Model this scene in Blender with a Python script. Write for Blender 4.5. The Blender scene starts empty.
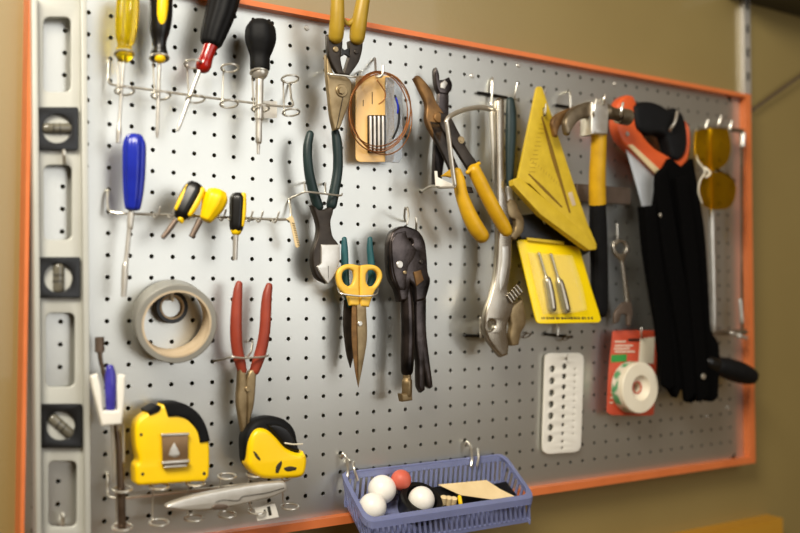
import bpy, bmesh, math, random
from mathutils import Vector, Matrix
random.seed(4)
SC = bpy.context.scene
COL = SC.collection
PI = math.pi
IN = .0254
# ---------------------------------------------------------------- camera solved from the 1 inch hole grid
F = 892.3
R0 = Vector((0.85028, -0.52632, 0.00148)); R1 = Vector((0.02020, 0.02982, -0.99935)); R2 = Vector((0.52594, 0.84976, 0.03599))
CAM = Vector((-0.25508, -1.05407, 1.6 - 0.32907))
def ray(x, y): return R0*((x-400)/F) + R1*((y-266.5)/F) + R2
class Pl:
    """a plane in the room: origin, two axes, normal towards the viewer side"""
    def __init__(s, o, a, b, n): s.o, s.a, s.b, s.n = o, a, b, n
def flat(d): return Pl(Vector((0, -d, 0)), Vector((1, 0, 0)), Vector((0, 0, 1)), Vector((0, -1, 0)))
def tri(p, q, r):
    P, Q, R_ = U(*p), U(*q), U(*r)
    n = (Q-P).cross(R_-P).normalized()
    if n.y > 0: n = -n
    b = (Vector((0, 0, 1)) - n*n.z).normalized(); a = b.cross(n).normalized()
    if a.x < 0: a = -a
    b = n.cross(a)
    return Pl(P, a, b, n)
def hit(x, y, pl):
    r = ray(x, y); return CAM + r*((pl.o-CAM).dot(pl.n)/r.dot(pl.n))
def U(x, y, d=0.): return hit(x, y, flat(d))
def UZ(x, y, z): r = ray(x, y); return CAM + r*((z-CAM.z)/r.z)
def S(x, y, d=0.): return (U(x, y, d)-CAM).dot(R2)/F          # metres per pixel there
def L(i, j, d=0.): return Vector((i*IN, -d, 1.6-j*IN))        # hole-grid coordinates
# ---------------------------------------------------------------- materials
def lin(c):
    return tuple(((v/255)/12.92 if v/255 <= .04045 else ((v/255+.055)/1.055)**2.4) for v in c[:3]) + (1,)
MATS = {}
def mat(name, c, rough=.5, metal=0., c2=None, nscale=60, namt=.5, bump=0., bscale=None, trans=0., ior=1.45, spec=None, stretch=None, coat=0., alpha=1., sss=0.):
    if name in MATS: return MATS[name]
    m = bpy.data.materials.new(name); m.use_nodes = True
    nt = m.node_tree; b = nt.nodes['Principled BSDF']
    b.inputs['Roughness'].default_value = rough; b.inputs['Metallic'].default_value = metal
    b.inputs['IOR'].default_value = ior
    b.inputs['Transmission Weight'].default_value = trans; b.inputs['Coat Weight'].default_value = coat
    if spec is not None: b.inputs['Specular IOR Level'].default_value = spec
    if alpha < 1: b.inputs['Alpha'].default_value = alpha
    tc = nt.nodes.new('ShaderNodeTexCoord'); mp = nt.nodes.new('ShaderNodeMapping')
    nt.links.new(tc.outputs['Object'], mp.inputs['Vector'])
    if stretch: mp.inputs['Scale'].default_value = stretch
    no = nt.nodes.new('ShaderNodeTexNoise'); no.inputs['Scale'].default_value = nscale; no.inputs['Detail'].default_value = 4
    nt.links.new(mp.outputs[0], no.inputs['Vector'])
    if c2 is None: c2 = tuple(v*.88 for v in c)
    rp = nt.nodes.new('ShaderNodeValToRGB')
    rp.color_ramp.elements[0].position = .5-namt/2; rp.color_ramp.elements[1].position = .5+namt/2
    rp.color_ramp.elements[0].color = lin(c2); rp.color_ramp.elements[1].color = lin(c)
    nt.links.new(no.outputs['Fac'], rp.inputs[0]); nt.links.new(rp.outputs[0], b.inputs['Base Color'])
    if bump:
        n2 = nt.nodes.new('ShaderNodeTexNoise'); n2.inputs['Scale'].default_value = bscale or nscale*3; n2.inputs['Detail'].default_value = 3
        nt.links.new(mp.outputs[0], n2.inputs['Vector'])
        bp = nt.nodes.new('ShaderNodeBump'); bp.inputs['Strength'].default_value = bump; bp.inputs['Distance'].default_value = .002
        nt.links.new(n2.outputs['Fac'], bp.inputs['Height']); nt.links.new(bp.outputs[0], b.inputs['Normal'])
    MATS[name] = m
    return m
M_board = mat('board_metal', (204, 204, 198), .33, .88, (197, 197, 190), 7, .5, .04, 300)
M_hole = mat('hole_rim', (60, 55, 48), .7, .2)
M_wall = mat('wall_paint', (142, 124, 76), .34, 0, (134, 116, 70), 5, .6, .08, 160, spec=1., coat=.25)
M_frame = mat('orange_paint', (214, 118, 64), .42, 0, (202, 108, 56), 30, .5, .05, 200)
M_alu = mat('level_aluminium', (186, 186, 178), .42, .15, (174, 174, 166), 12)
M_blackp = mat('black_plastic', (16, 15, 15), .34, 0, (10, 10, 10), 40)
M_blackr = mat('black_rubber', (18, 18, 19), .62, 0, (11, 11, 12), 60, .5, .1, spec=.2)
M_chrome = mat('chrome_wire', (222, 219, 210), .3, .8, (200, 194, 180), 40)
M_steel = mat('bright_steel', (216, 213, 206), .32, .7, (190, 185, 174), 60)
M_wrench = mat('wrench_chrome', (190, 184, 172), .26, .92, (150, 138, 118), 25, .6)
M_tan = mat('tarnished_steel', (168, 148, 112), .38, .75, (112, 92, 62), 45, .6, .1)
M_dark = mat('dark_forged_steel', (66, 58, 50), .38, .6, (36, 31, 27), 50, .5, .15)
M_darkest = mat('oiled_black_steel', (84, 76, 74), .27, .85, (20, 18, 18), 28, .35, .25, 60)
M_rust = mat('rusty_steel', (150, 112, 66), .5, .55, (84, 60, 36), 60, .5, .2)
M_yelclear = mat('clear_yellow_acetate', (232, 208, 30), .12, 0, (218, 190, 16), 20, trans=.75)
M_yel = mat('yellow_plastic', (250, 208, 10), .36, 0, (240, 196, 6), 20)
M_yelgrip = mat('worn_yellow_vinyl', (214, 166, 24), .42, 0, (178, 134, 16), 30, .5, .05)
M_yelsq = mat('yellow_square_plastic', (210, 180, 46), .5, 0, (192, 162, 36), 60, .5, .1, 300)
M_must = mat('mustard_grip', (176, 144, 42), .42, 0, (146, 116, 26), 30, .5, .08)
M_scis = mat('pale_yellow_plastic', (240, 196, 78), .4, 0, (226, 178, 58), 40)
M_red = mat('red_acetate', (168, 26, 16), .2, 0, (130, 14, 9), 30, trans=.1, coat=.4)
M_redgrip = mat('brick_red_vinyl', (152, 62, 42), .45, 0, (132, 50, 34), 40)
M_blue = mat('blue_acetate', (28, 46, 168), .24, 0, (20, 34, 140), 30, coat=.3)
M_blueclear = mat('blue_violet_plastic', (84, 78, 190), .2, 0, (60, 56, 160), 60, trans=.3)
M_green = mat('dark_green_vinyl', (26, 46, 45), .45, 0, (17, 33, 34), 40, .5, .05)
M_teal = mat('teal_vinyl', (36, 92, 96), .45, 0, (26, 72, 78), 40)
M_tape = mat('duct_tape_grey', (152, 151, 144), .38, .15, (138, 136, 128), 20)
M_card = mat('tan_cardboard', (204, 186, 158), .7, 0, (188, 168, 138), 60)
M_white = mat('white_plastic', (236, 232, 222), .4, 0, (226, 222, 210), 30)
M_ball = mat('white_ball_plastic', (240, 236, 228), .35, 0, (232, 228, 218), 20)
M_redball = mat('red_ball_rubber', (206, 100, 80), .5, 0, (194, 90, 70), 40)
M_copper = mat('copper_wire', (202, 138, 84), .3, .85, (160, 100, 56), 60)
M_peach = mat('peach_card', (240, 196, 124), .3, 0, (234, 188, 112), 20, coat=.4)
M_clear = mat('clear_blister', (214, 220, 226), .12, 0, (206, 212, 220), 30, trans=.75)
M_amber = mat('amber_lens', (206, 160, 16), .08, 0, (196, 150, 12), 20, trans=.92, ior=1.2)
M_basket = mat('blue_basket_plastic', (160, 168, 210), .25, 0, (150, 158, 202), 30, trans=.55)
M_fabric = mat('black_fabric', (7, 6, 6), .95, 0, (3, 3, 3), 200, .5, .4, 900, spec=.08)
M_orange = mat('saw_orange_plastic', (218, 94, 44), .42, 0, (204, 82, 36), 30)
M_sawbl = mat('saw_blade_steel', (206, 210, 212), .34, .4, (196, 200, 204), 20)
M_bar = mat('brown_steel_bar', (112, 96, 84), .45, .5, (92, 78, 66), 40)
M_wood = mat('yellow_wood', (184, 136, 40), .55, 0, (184, 128, 30), 14, .6, stretch=(.3, 1, 4))
M_redcard = mat('red_card', (204, 84, 56), .45, 0, (192, 74, 48), 30)
M_greenlab = mat('green_label', (60, 150, 70), .5, 0, (50, 136, 60), 30)
M_cream = mat('cream_tape', (232, 224, 202), .5, 0, (224, 214, 190), 40)
M_kraft = mat('beige_paper', (228, 204, 158), .7, 0, (214, 188, 140), 50)
M_yelcard = mat('yellow_card', (250, 218, 8), .3, 0, (246, 210, 4), 20, coat=.3)
M_ink = mat('dark_ink', (50, 44, 30), .6)
M_vial = mat('vial_glass', (112, 108, 94), .2, 0, (84, 80, 70), 40, coat=.5)
M_clip = mat('bronze_clip', (150, 122, 90), .3, .6, (128, 100, 70), 40)
M_brown = mat('brown_shaft', (120, 104, 88), .3, .7, (74, 58, 46), 60)
M_silver = mat('satin_silver', (208, 205, 198), .34, .55, (190, 186, 176), 60)
M_head = mat('hammer_head_steel', (138, 124, 102), .4, .7, (92, 80, 62), 50, .5, .1)
M_frameh = mat('hacksaw_steel', (150, 140, 122), .35, .8, (100, 90, 74), 40)
# ---------------------------------------------------------------- geometry store
class G:
    def __init__(s): s.v = []; s.f = []
    def add(s, v, f):
        n = len(s.v); s.v += [Vector(p) for p in v]; s.f += [tuple(i+n for i in q) for q in f]; return s
    def __iadd__(s, o): return s.add(o.v, o.f)
    def __add__(s, o): g = G(); g.add(s.v, s.f); g.add(o.v, o.f); return g
def emp(name, label, cat, loc, group=None):
    o = bpy.data.objects.new(name, None); COL.objects.link(o); o.location = loc; o.empty_display_size = .01
    o['label'] = label; o['category'] = cat
    if group: o['group'] = group
    return o
def origin(o):
    while o.parent: o = o.parent
    return Vector(o.location)
def put(name, g, m, parent=None, label=None, cat=None, group=None, kind=None, at=None, sharp=38, mods=None):
    me = bpy.data.meshes.new(name)
    if parent: org = origin(parent)
    elif at is not None: org = Vector(at)
    else:
        xs = [p.x for p in g.v]; ys = [p.y for p in g.v]; zs = [p.z for p in g.v]
        org = Vector(((min(xs)+max(xs))/2, (min(ys)+max(ys))/2, min(zs)))
    me.from_pydata([p-org for p in g.v], [], g.f); me.update()
    bm = bmesh.new(); bm.from_mesh(me); bmesh.ops.remove_doubles(bm, verts=bm.verts, dist=1e-6)
    bmesh.ops.recalc_face_normals(bm, faces=bm.faces); bm.to_mesh(me); bm.free()
    for p in me.polygons: p.use_smooth = True
    me.set_sharp_from_angle(angle=math.radians(sharp))
    me.materials.append(m)
    o = bpy.data.objects.new(name, me); COL.objects.link(o)
    if parent: o.parent = parent
    else: o.location = org
    if label: o['label'] = label
    if cat: o['category'] = cat
    if group: o['group'] = group
    if kind: o['kind'] = kind
    return o
def cr(pts, n=6, closed=False, corner=None):
    """Catmull-Rom through tuples of any length; sharp where the outline turns hard"""
    N = len(pts); out = []
    V = [tuple(map(float, p)) for p in pts]
    def sharp(k):
        if corner is None: return False
        a, b, c = V[(k-1) % N], V[k], V[(k+1) % N]
        u = Vector((b[0]-a[0], b[1]-a[1])); w = Vector((c[0]-b[0], c[1]-b[1]))
        if u.length < 1e-9 or w.length < 1e-9: return True
        return abs(u.angle_signed(w)) > math.radians(corner)
    rng = range(N) if closed else range(N-1)
    for k in rng:
        p1, p2 = V[k], V[(k+1) % N]
        p0 = V[(k-1) % N] if (closed or k > 0) else p1
        p3 = V[(k+2) % N] if (closed or k < N-2) else p2
        m1 = [(c-a)/2 for a, c in zip(p0, p2)]; m2 = [(c-a)/2 for a, c in zip(p1, p3)]
        ch = [b-a for a, b in zip(p1, p2)]
        if sharp(k): m1 = ch
        if sharp((k+1) % N): m2 = ch
        # limit overshoot
        cl = math.sqrt(sum(c*c for c in ch)) + 1e-12
        for m in (m1, m2):
            ml = math.sqrt(sum(c*c for c in m)) + 1e-12
            if ml > 1.3*cl:
                for q in range(len(m)): m[q] *= 1.3*cl/ml
        for s in range(n):
            t = s/n; h00 = 2*t**3-3*t*t+1; h10 = t**3-2*t*t+t; h01 = -2*t**3+3*t*t; h11 = t**3-t*t
            out.append(tuple(h00*a+h10*b+h01*c+h11*e for a, b, c, e in zip(p1, m1, p2, m2)))
    if not closed: out.append(V[-1])
    return out
def prism2(pl, outs, thick, bev=.0008, res=2):
    """outs: loops of local 2-D points in plane pl; front face lies on pl"""
    cu = bpy.data.curves.new('t', 'CURVE'); cu.dimensions = '2D'; cu.fill_mode = 'BOTH'
    bev = min(bev, thick*.45)
    cu.extrude = thick/2-bev; cu.bevel_depth = bev; cu.bevel_resolution = res; cu.offset = -bev
    for lp in outs:
        sp = cu.splines.new('POLY'); sp.points.add(len(lp)-1); sp.use_cyclic_u = True
        for k, p in enumerate(lp): sp.points[k].co = (p[0], p[1], 0, 1)
    ob = bpy.data.objects.new('t', cu); me = bpy.data.meshes.new_from_object(ob)
    g = G(); c = pl.o - pl.n*(thick/2)
    g.add([c + pl.a*v.co.x + pl.b*v.co.y + pl.n*v.co.z for v in me.vertices], [tuple(p.vertices) for p in me.polygons])
    bpy.data.objects.remove(ob); bpy.data.curves.remove(cu); bpy.data.meshes.remove(me)
    return g
def loc2(p, pl): q = p-pl.o; return (q.dot(pl.a), q.dot(pl.b))
def prism(pts, d, thick, holes=(), bev=.0008, n=5, corner=50, smooth=True, res=2):
    """outline measured on the picture, standing on plane d (metres off the board), with real thickness"""
    pl = d if isinstance(d, Pl) else flat(d)
    def lp(q):
        if smooth: q = cr(q, n, True, corner)
        return [loc2(hit(x, y, pl), pl) for x, y in q]
    return prism2(pl, [lp(pts)]+[lp(h) for h in holes], thick, bev, res)
def circ(x, y, rx, ry=None, n=20, rot=0):
    ry = ry or rx
    return [(x+rx*math.cos(a)*math.cos(rot)-ry*math.sin(a)*math.sin(rot), y+rx*math.cos(a)*math.sin(rot)+ry*math.sin(a)*math.cos(rot)) for a in [2*PI*k/n for k in range(n)]]
def rrect(x0, y0, x1, y1, r, n=4):
    out = []
    for cx, cy, a0 in ((x1-r, y1-r, 0), (x0+r, y1-r, 90), (x0+r, y0+r, 180), (x1-r, y0+r, 270)):
        for k in range(n+1):
            a = math.radians(a0+90*k/n); out.append((cx+r*math.cos(a), cy+r*math.sin(a)))
    return out
def sweep(P, rad, seg=12, closed=False, flute=None, ymul=1., caps=True, rnd=True, cl=.9):
    """P: 3-D points, rad: radii; parallel-transport frame. flute=(n, depth). ymul squeezes the section in depth"""
    P = [Vector(p) for p in P]; N = len(P)
    T = []
    for k in range(N):
        a = P[(k-1) % N] if (closed or k) else P[k]; b = P[(k+1) % N] if (closed or k < N-1) else P[k]
        t = (b-a); T.append(t.normalized() if t.length > 1e-9 else Vector((0, 0, 1)))
    up = Vector((0, -1, 0))
    if abs(T[0].dot(up)) > .95: up = Vector((0, 0, 1))
    nrm = (up-T[0]*up.dot(T[0])).normalized(); fr = []
    for k in range(N):
        nrm = nrm-T[k]*nrm.dot(T[k])
        nrm = nrm.normalized() if nrm.length > 1e-6 else T[k].orthogonal().normalized()
        fr.append((nrm.copy(), T[k].cross(nrm)))
    rings = []
    def ring(c, a, b, r):
        o = []
        for s in range(seg):
            th = 2*PI*s/seg; q = r
            if flute: q = r*(1-flute[1]*(.5-.5*math.cos(flute[0]*th)))
            o.append(c + a*(q*math.cos(th)*ymul) + b*(q*math.sin(th)))
        return o
    seq = [(P[k], fr[k][0], fr[k][1], rad[k]) for k in range(N)]
    if not closed and rnd:
        pre = [(P[0]-T[0]*(rad[0]*math.sin(a)*cl), fr[0][0], fr[0][1], max(rad[0]*math.cos(a), 1e-5)) for a in (1.35, .95, .5)]
        post = [(P[-1]+T[-1]*(rad[-1]*math.sin(a)*cl), fr[-1][0], fr[-1][1], max(rad[-1]*math.cos(a), 1e-5)) for a in (.5, .95, 1.35)]
        seq = pre+seq+post
    g = G(); v = []
    for q in seq: v += ring(*q)
    n = len(seq); f = []
    for k in range(n if closed else n-1):
        for s in range(seg):
            a, b = k*seg+s, k*seg+(s+1) % seg; c, e = ((k+1) % n)*seg+(s+1) % seg, ((k+1) % n)*seg+s
            f.append((a, b, c, e))
    if not closed and caps: f.append(tuple(range(seg))[::-1]); f.append(tuple((n-1)*seg+s for s in range(seg)))
    return g.add(v, f)
def tube(pts, n=6, seg=14, rnd=True, ymul=1., flute=None, closed=False, smooth=True, cl=.9):
    """pts: (x, y, d, radius in picture pixels)"""
    q = [tuple(U(x, y, d))+(r*S(x, y, d),) for x, y, d, r in pts]
    if smooth: q = cr(q, n, closed)
    return sweep([p[:3] for p in q], [max(p[3], 1e-5) for p in q], seg, closed, flute, ymul, rnd=rnd, cl=cl)
def wire(pts, r=.0014, n=6, closed=False, seg=8):
    q = [tuple(U(*p)) for p in pts]; q = cr(q, n, closed)
    return sweep(q, [r]*len(q), seg, closed)
def wire3(P, r=.0014, n=6, closed=False, seg=8):
    q = cr([tuple(p) for p in P], n, closed) if n > 1 else P
    return sweep(q, [r]*len(q), seg, closed)
def ringg(c, R, r=.0013, tilt=0., rx=1., seg=8, N=28, roll=0.):
    """wire ring lying level, front edge raised by tilt (degrees)"""
    t = math.radians(tilt); a = Vector((1, 0, math.tan(math.radians(roll)))).normalized(); b = Vector((0, -math.cos(t), math.sin(t)))
    return sweep([c+a*(R*rx*math.cos(2*PI*k/N))+b*(R*math.sin(2*PI*k/N)) for k in range(N)], [r]*N, seg, True)
def box(x0, x1, y0, y1, z0, z1):
    v = [(x, y, z) for x in (x0, x1) for y in (y0, y1) for z in (z0, z1)]
    return G().add(v, [(0, 1, 3, 2), (4, 6, 7, 5), (0, 4, 5, 1), (2, 3, 7, 6), (0, 2, 6, 4), (1, 5, 7, 3)])
def lathe(c, axis, prof, seg=32, ref=None):
    """prof: (distance along axis, radius)"""
    axis = axis.normalized(); a = axis.orthogonal().normalized() if ref is None else (ref-axis*ref.dot(axis)).normalized(); b = axis.cross(a)
    v = []; f = []
    for h, r in prof:
        for s in range(seg):
            t = 2*PI*s/seg; v.append(c+axis*h+a*(r*math.cos(t))+b*(r*math.sin(t)))
    n = len(prof)
    for k in range(n-1):
        for s in range(seg): f.append((k*seg+s, k*seg+(s+1) % seg, (k+1)*seg+(s+1) % seg, (k+1)*seg+s))
    return G().add(v, f)
def disc(c, axis, R, h, seg=24, b=.15):
    """solid bevelled disc, back at c, extending h along axis"""
    return lathe(c, axis, [(0, 1e-5), (0, R), (h*(1-b), R), (h, R-h*b), (h, 1e-5)], seg)
def ball(c, r, seg=32):
    return lathe(c, Vector((0, 0, 1)), [(-r*math.cos(PI*k/16), max(r*math.sin(PI*k/16), 1e-5)) for k in range(17)], seg)
def screw(x, y, d, rpx, h=.002): return disc(U(x, y, d), Vector((0, -1, 0)), rpx*S(x, y, d), h, 16, .35)
Y_ = Vector((0, -1, 0))
# ================================================================ the wall
WY = .022
g = G().add([(-1.6, WY, .3), (2.6, WY, .3), (2.6, WY, 2.7), (-1.6, WY, 2.7)], [(0, 1, 2, 3)])
put('wall_back', box(-1.6, 2.6, WY, WY+.05, .3, 2.7), M_wall, kind='structure')
# ================================================================ pegboard
XL, XR, JT, JB = -3.45, 44.45, -1.45, 24.15
peg = emp('pegboard', 'long grey perforated metal pegboard in an orange frame that carries all the tools', 'pegboard', L(20, JB))
def panel():
    g = G(); n = 12; r = .0027; T = .004
    i0, i1, j0, j1 = -3, 43, -1, 23
    skip = {(10, -1), (24, -1), (32, -1), (18, 0)}
    v = []; f = []
    for i in range(i0, i1+1):
        for j in range(j0, j1+2):
            if j > 23 and False: continue
            c = L(i, j); h = IN/2
            b = len(v)
            v += [c+Vector((h, 0, h)), c+Vector((-h, 0, h)), c+Vector((-h, 0, -h)), c+Vector((h, 0, -h))]
            if j > 23 or (i, j) in skip and (i, j) != (18, 0):
                if j > 23:
                    v[b+2] = Vector((v[b+2].x, 0, L(0, JB).z)); v[b+3] = Vector((v[b+3].x, 0, L(0, JB).z))
                f.append((b, b+1, b+2, b+3)); continue
            for k in range(n):
                t = 2*PI*k/n; v.append(c+Vector((r*math.cos(t), 0, r*math.sin(t))))
            for k in range(n):
                t = 2*PI*k/n; v.append(c+Vector((r*math.cos(t), T, r*math.sin(t))))
            for q in range(4):          # quadrant q: hole verts 3q..3q+3, corner q
                c0 = b+q; hs = [b+4+(3*q+m) % n for m in range(4)]
                for m in range(3): f.append((c0, hs[m], hs[m+1]))
                f.append((c0, hs[3], b+(q+1) % 4))
            for k in range(n): f.append((b+4+k, b+4+(k+1) % n, b+16+(k+1) % n, b+16+k))
    # margins
    xa, xb = L(i0-.5, 0).x, L(i1+.5, 0).x; za, zb = L(0, j0-.5).z, L(0, JB).z; xl, xr, zt = L(XL, 0).x, L(XR, 0).x, L(0, JT).z
    g.add(v, f)
    g.add([(xl, 0, za+.0), (xa, 0, za), (xa, 0, zb), (xl, 0, zb)], [(0, 1, 2, 3)])
    g.add([(xb, 0, za), (xr, 0, za), (xr, 0, zb), (xb, 0, zb)], [(0, 1, 2, 3)])
    return g
JT = -1.5
put('panel', panel(), M_board, peg, sharp=30)
xo0, xo1 = (XL-.16)*IN, (XR+.55)*IN
zt, zb = L(0, JT).z, L(0, JB).z
fy0, fy1 = WY, -.014
def rail(x0, x1, z0, z1):
    g = box(x0, x1, fy1, fy0, z0, z1); return g
for gg in (rail(xo0, xo1, zt, zt+.007), rail(xo0, xo1, zb-.0105, zb)): put('frame_rail', gg, M_frame, peg)
for gg in (rail(xo0, XL*IN, zb, zt), rail(XR*IN, xo1, zb, zt)): put('frame_stile', gg, M_frame, peg)
for x, y in ((306.7, 28), (518.5, 65.5), (615, 84), (472, 76), (707, 417), (728, 408)):
    P = U(x, y); put('screw', disc(P, Y_, .0036, .0018, 16, .4) + disc(P+Y_*.0018, Y_, .0018, .0008, 6), M_steel, peg)
# ================================================================ things round the board
sd = emp('shelf_upright', 'slim slotted metal shelf upright on the wall above the board right corner', 'shelf bracket', U(752, 98, -.02))
g = box(1.163, 1.180, WY-.009, WY, 1.60, 2.02); put('channel', g, M_silver, sd)
g = G()
for k in range(7):
    z = 1.68+k*.045; g += box(1.1685, 1.1745, WY-.0096, WY-.0085, z, z+.016)
put('slots', g, M_blackp, sd)
put('diagonal_rod', wire3([U(753, 110, -.012), U(775, 94, -.010), U(805, 73, -.008), U(850, 44, -.004)], .003), M_bar,
    label='thin brown diagonal rod on the wall right of the shelf upright', cat='rod')
put('shelf_board', box(1.12, 1.7, WY-.10, WY-.001, 1.832, 1.85), M_blackp, label='dark shelf edge at the top right above the slim upright', cat='shelf')
bt = emp('wall_batten', 'yellow wooden batten on the wall below the pegboard at the lower right', 'batten', L(40, 29.5, -.02))
put('rail', box(.55, 1.222, -.012, WY-.0005, L(0, 30.4).z, L(0, 28.85).z), M_wood, bt)
# ================================================================ spirit level
lv = emp('spirit_level', 'long aluminium spirit level standing upright along the left edge of the pegboard', 'level', U(62, 530, .014))
def quadpx(a, b, c, e, d, thick, bev=.001): return prism([a, b, c, e], d, thick, bev=bev, smooth=False)
wins = [rrect(43.5, 17, 71, 92, 6), rrect(44, 165, 72, 240, 6), rrect(46, 313, 75, 387, 6), rrect(48.5, 461, 77, 527, 6)]
put('web', prism([(35, -4), (83, -4), (87, 537), (39.5, 537)], .0165, .005, holes=wins, smooth=False, bev=.0012), M_alu, lv)
put('flange', quadpx((32, -5), (37.5, -5), (42, 538), (36.5, 538), .027, .0262), M_alu, lv)
put('flange', quadpx((81, -5), (86.8, -5), (91.3, 538), (85.5, 538), .027, .0262), M_alu, lv)
for (x0, y0, x1, y1, cx, cy, ang, nm) in ((36.5, 107, 78.5, 150, 57, 128.5, 0, 'level'), (38, 257, 80.5, 298, 58.5, 278, 90, 'upright'), (40.5, 404, 82.5, 448, 61, 426, 42, 'slanted')):
    b = put('vial_block', prism(rrect(x0, y0, x1, y1, 2), .0215, .0125, holes=[circ(cx, cy, 14.5, 14.5, 28)], smooth=False), M_blackp, lv)
    put('vial_backing', prism(circ(cx, cy, 15, 15, 28), .012, .002, smooth=False), mat('vial_well', (92, 85, 68), .6), b)
    dx, dy = math.cos(math.radians(ang)), math.sin(math.radians(ang))
    put('vial', tube([(cx-11*dx, cy-11*dy, .0165, 5.5), (cx+11*dx, cy+11*dy, .0165, 5.5)], 2, 16), M_vial, b)
    g = G()
    for s in (-3.2, 3.2): g += wire3([U(cx+s*dx+6*dy*q, cy+s*dy-6*dx*q, .0165+.0065*math.sqrt(max(0, 1-q*q))) for q in (-1, -.6, 0, .6, 1)], .0004, 2)
    put('vial_lines', g, M_blackp, b)
def peghook(label, x0, y0, path, r=.0016, group=None, bar=None, m=None):
    o = emp('peg_hook', label, 'hook', U(x0, y0, 0), group)
    put('prong', wire([(x0, y0, -.003)]+path, r), m or M_chrome, o)
    if bar: put('crossbar', wire(bar, .0022), M_blackp, o)
    return o
peghook('short bright peg tip holding the spirit level under its top vial', 65, 163, [(64.5, 162, .02), (64, 156, .026), (64, 151, .026)], .0022)
peghook('short bright peg tip in the lowest window of the spirit level', 63, 524, [(63, 523, .014), (63, 518, .019), (63, 514, .019)], .0022)
# ================================================================ wire screwdriver racks
def wire_rack(label, left, rod, rings, tilt, parts=(), D=.027):
    r = emp('wire_tool_rack', label, 'tool rack', U(left[0][0], left[-1][1], 0))
    put('rod', wire(left+rod, .0015), M_chrome, r)
    for (lx, ly, ux, uy) in rings:
        Rm = .0105
        c1 = U(lx, ly, D+.013); put('ring', ringg(c1, Rm, .0013, tilt), M_chrome, r)
        if uy is not None:
            c2 = U(ux, uy, D+.013); put('ring', ringg(c2, Rm, .0013, tilt), M_chrome, r)
            a = c1+Vector((-.004, .0095, 0)); b = c2+Vector((-.004, .0095, 0))
            mid = (a+b)/2
            put('stem', wire3([a, Vector((a.x, a.y+.002, a.z+.004)), Vector((b.x, b.y+.002, b.z-.004)), b], .0011), M_chrome, r)
    return r
rk = wire_rack('top wire rack with pairs of rings holding the four large screwdrivers', [(110, 60, -.004), (109, 62, .010), (108.5, 78, .013), (111, 84, .020)],
    [(122, 86, .027), (160, 91, .027), (200, 96.5, .027), (245, 102, .027), (290, 106.5, .027), (291, 97, .012), (289.5, 84, .002), (289, 83.5, -.004)],
    [(124.5, 91, 124.5, 54), (161, 95.5, 159.5, 58), (195.5, 99, 193.5, 64), (229, 104, 230, 68), (260.5, 108.5, 259, 72.5), (291, 112.5, 290, 79)], 14)
put('price_sticker', prism(rrect(263.5, 101, 277, 118, 1), .014, .0006, smooth=False, bev=.0001), M_white, rk, label='small white sticker on the rack')
rk3 = wire_rack('bottom wire rack with rings below the two tape measures', [(107.5, 473, -.004), (107.5, 476, .010), (107.5, 492, .013), (110, 497, .020)],
    [(124, 498, .027), (160, 494, .027), (200, 489.5, .027), (250, 483.5, .027), (289, 479.5, .027), (292, 471, .01), (289, 461, -.003)],
    [(122.5, 527, 122.5, 489), (159, 522.5, 159.5, 486.5), (194, 518, 195.5, 483), (227, 514.5, 227, 476), (257, 511, 255.5, 474), (290, 506.5, 289, 471)], -8)
r2 = emp('hook_rack', 'middle wire rack with short hooks holding the blue and three stubby screwdrivers', 'tool rack', U(200, 216, 0))
put('rod', wire([(108.2, 190, -.004), (108, 192, .010), (108, 207, .014), (111, 212, .020), (125, 213.5, .026), (170, 215, .026), (230, 217.5, .026), (285, 219.5, .026), (291, 217, .014), (289.5, 202, .004), (289, 200.5, -.004)], .0016), M_chrome, r2)
for x, y in ((153, 214.5), (168, 215), (186, 215.8), (199, 216.3), (219, 217), (228, 217.3), (246, 218), (256, 218.6), (272, 219.2)):
    put('hook', wire([(x, y, .026), (x+1.5, y+3, .034), (x+4, y+2, .043), (x+7, y-7, .047)], .0012), M_steel, r2)
ss = put('serrated_strip', prism([(286, 219), (292, 215.5), (294, 219), (300, 246), (297.5, 248), (295.5, 246), (290, 222)], .032, .0012, bev=.0003), M_kraft, label='pale serrated metal strip dangling at the right end of the middle rack', cat='strip')
g = G()
for k in range(10):
    a = U(292.2+.62*k, 223+2.4*k, .0328); g += wire3([a, a+Vector((.0032, 0, -.0006))], .00035, 1)
put('notches', g, M_brown, ss)
# ================================================================ screwdrivers
def driver(label, origin_px, handle, hm, shaft, sm=None, flute=None, seg=32, extra=(), D=.04, ymul=1.):
    o = emp('screwdriver', label, 'screwdriver', U(origin_px[0], origin_px[1], D), 'screwdrivers')
    h = put('handle', tube([(x, y, D, r*1.1) for x, y, r in handle], 5, seg, flute=flute, cl=.4), hm, o)
    s = put('shaft', tube([(x, y, D, r) for x, y, r in shaft], 4, 12, rnd=False), sm or M_steel, o)
    for nm, pts, mm in extra: put(nm, tube([(p[0], p[1], D+(p[3] if len(p) > 3 else 0), p[2]) for p in pts], 4, 20), mm, o)
    return o
driver('long screwdriver with clear yellow fluted handle, leftmost in the top rack', (124, 100),
    [(129, -14, 8), (128.5, -4, 10), (127, 20, 10.4), (125.5, 38, 9), (124.5, 46, 6.5), (124.5, 51, 8.5)], M_yelclear,
    [(124, 55, 2), (121.5, 90, 1.8), (119.6, 120, 1.7), (119, 131, 2.8), (118.3, 143, 2.4)], flute=(8, .22), seg=48,
    extra=[('collar', [(124.5, 52.5, 8.8), (124.5, 55, 8.8)], M_yelclear)])
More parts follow.
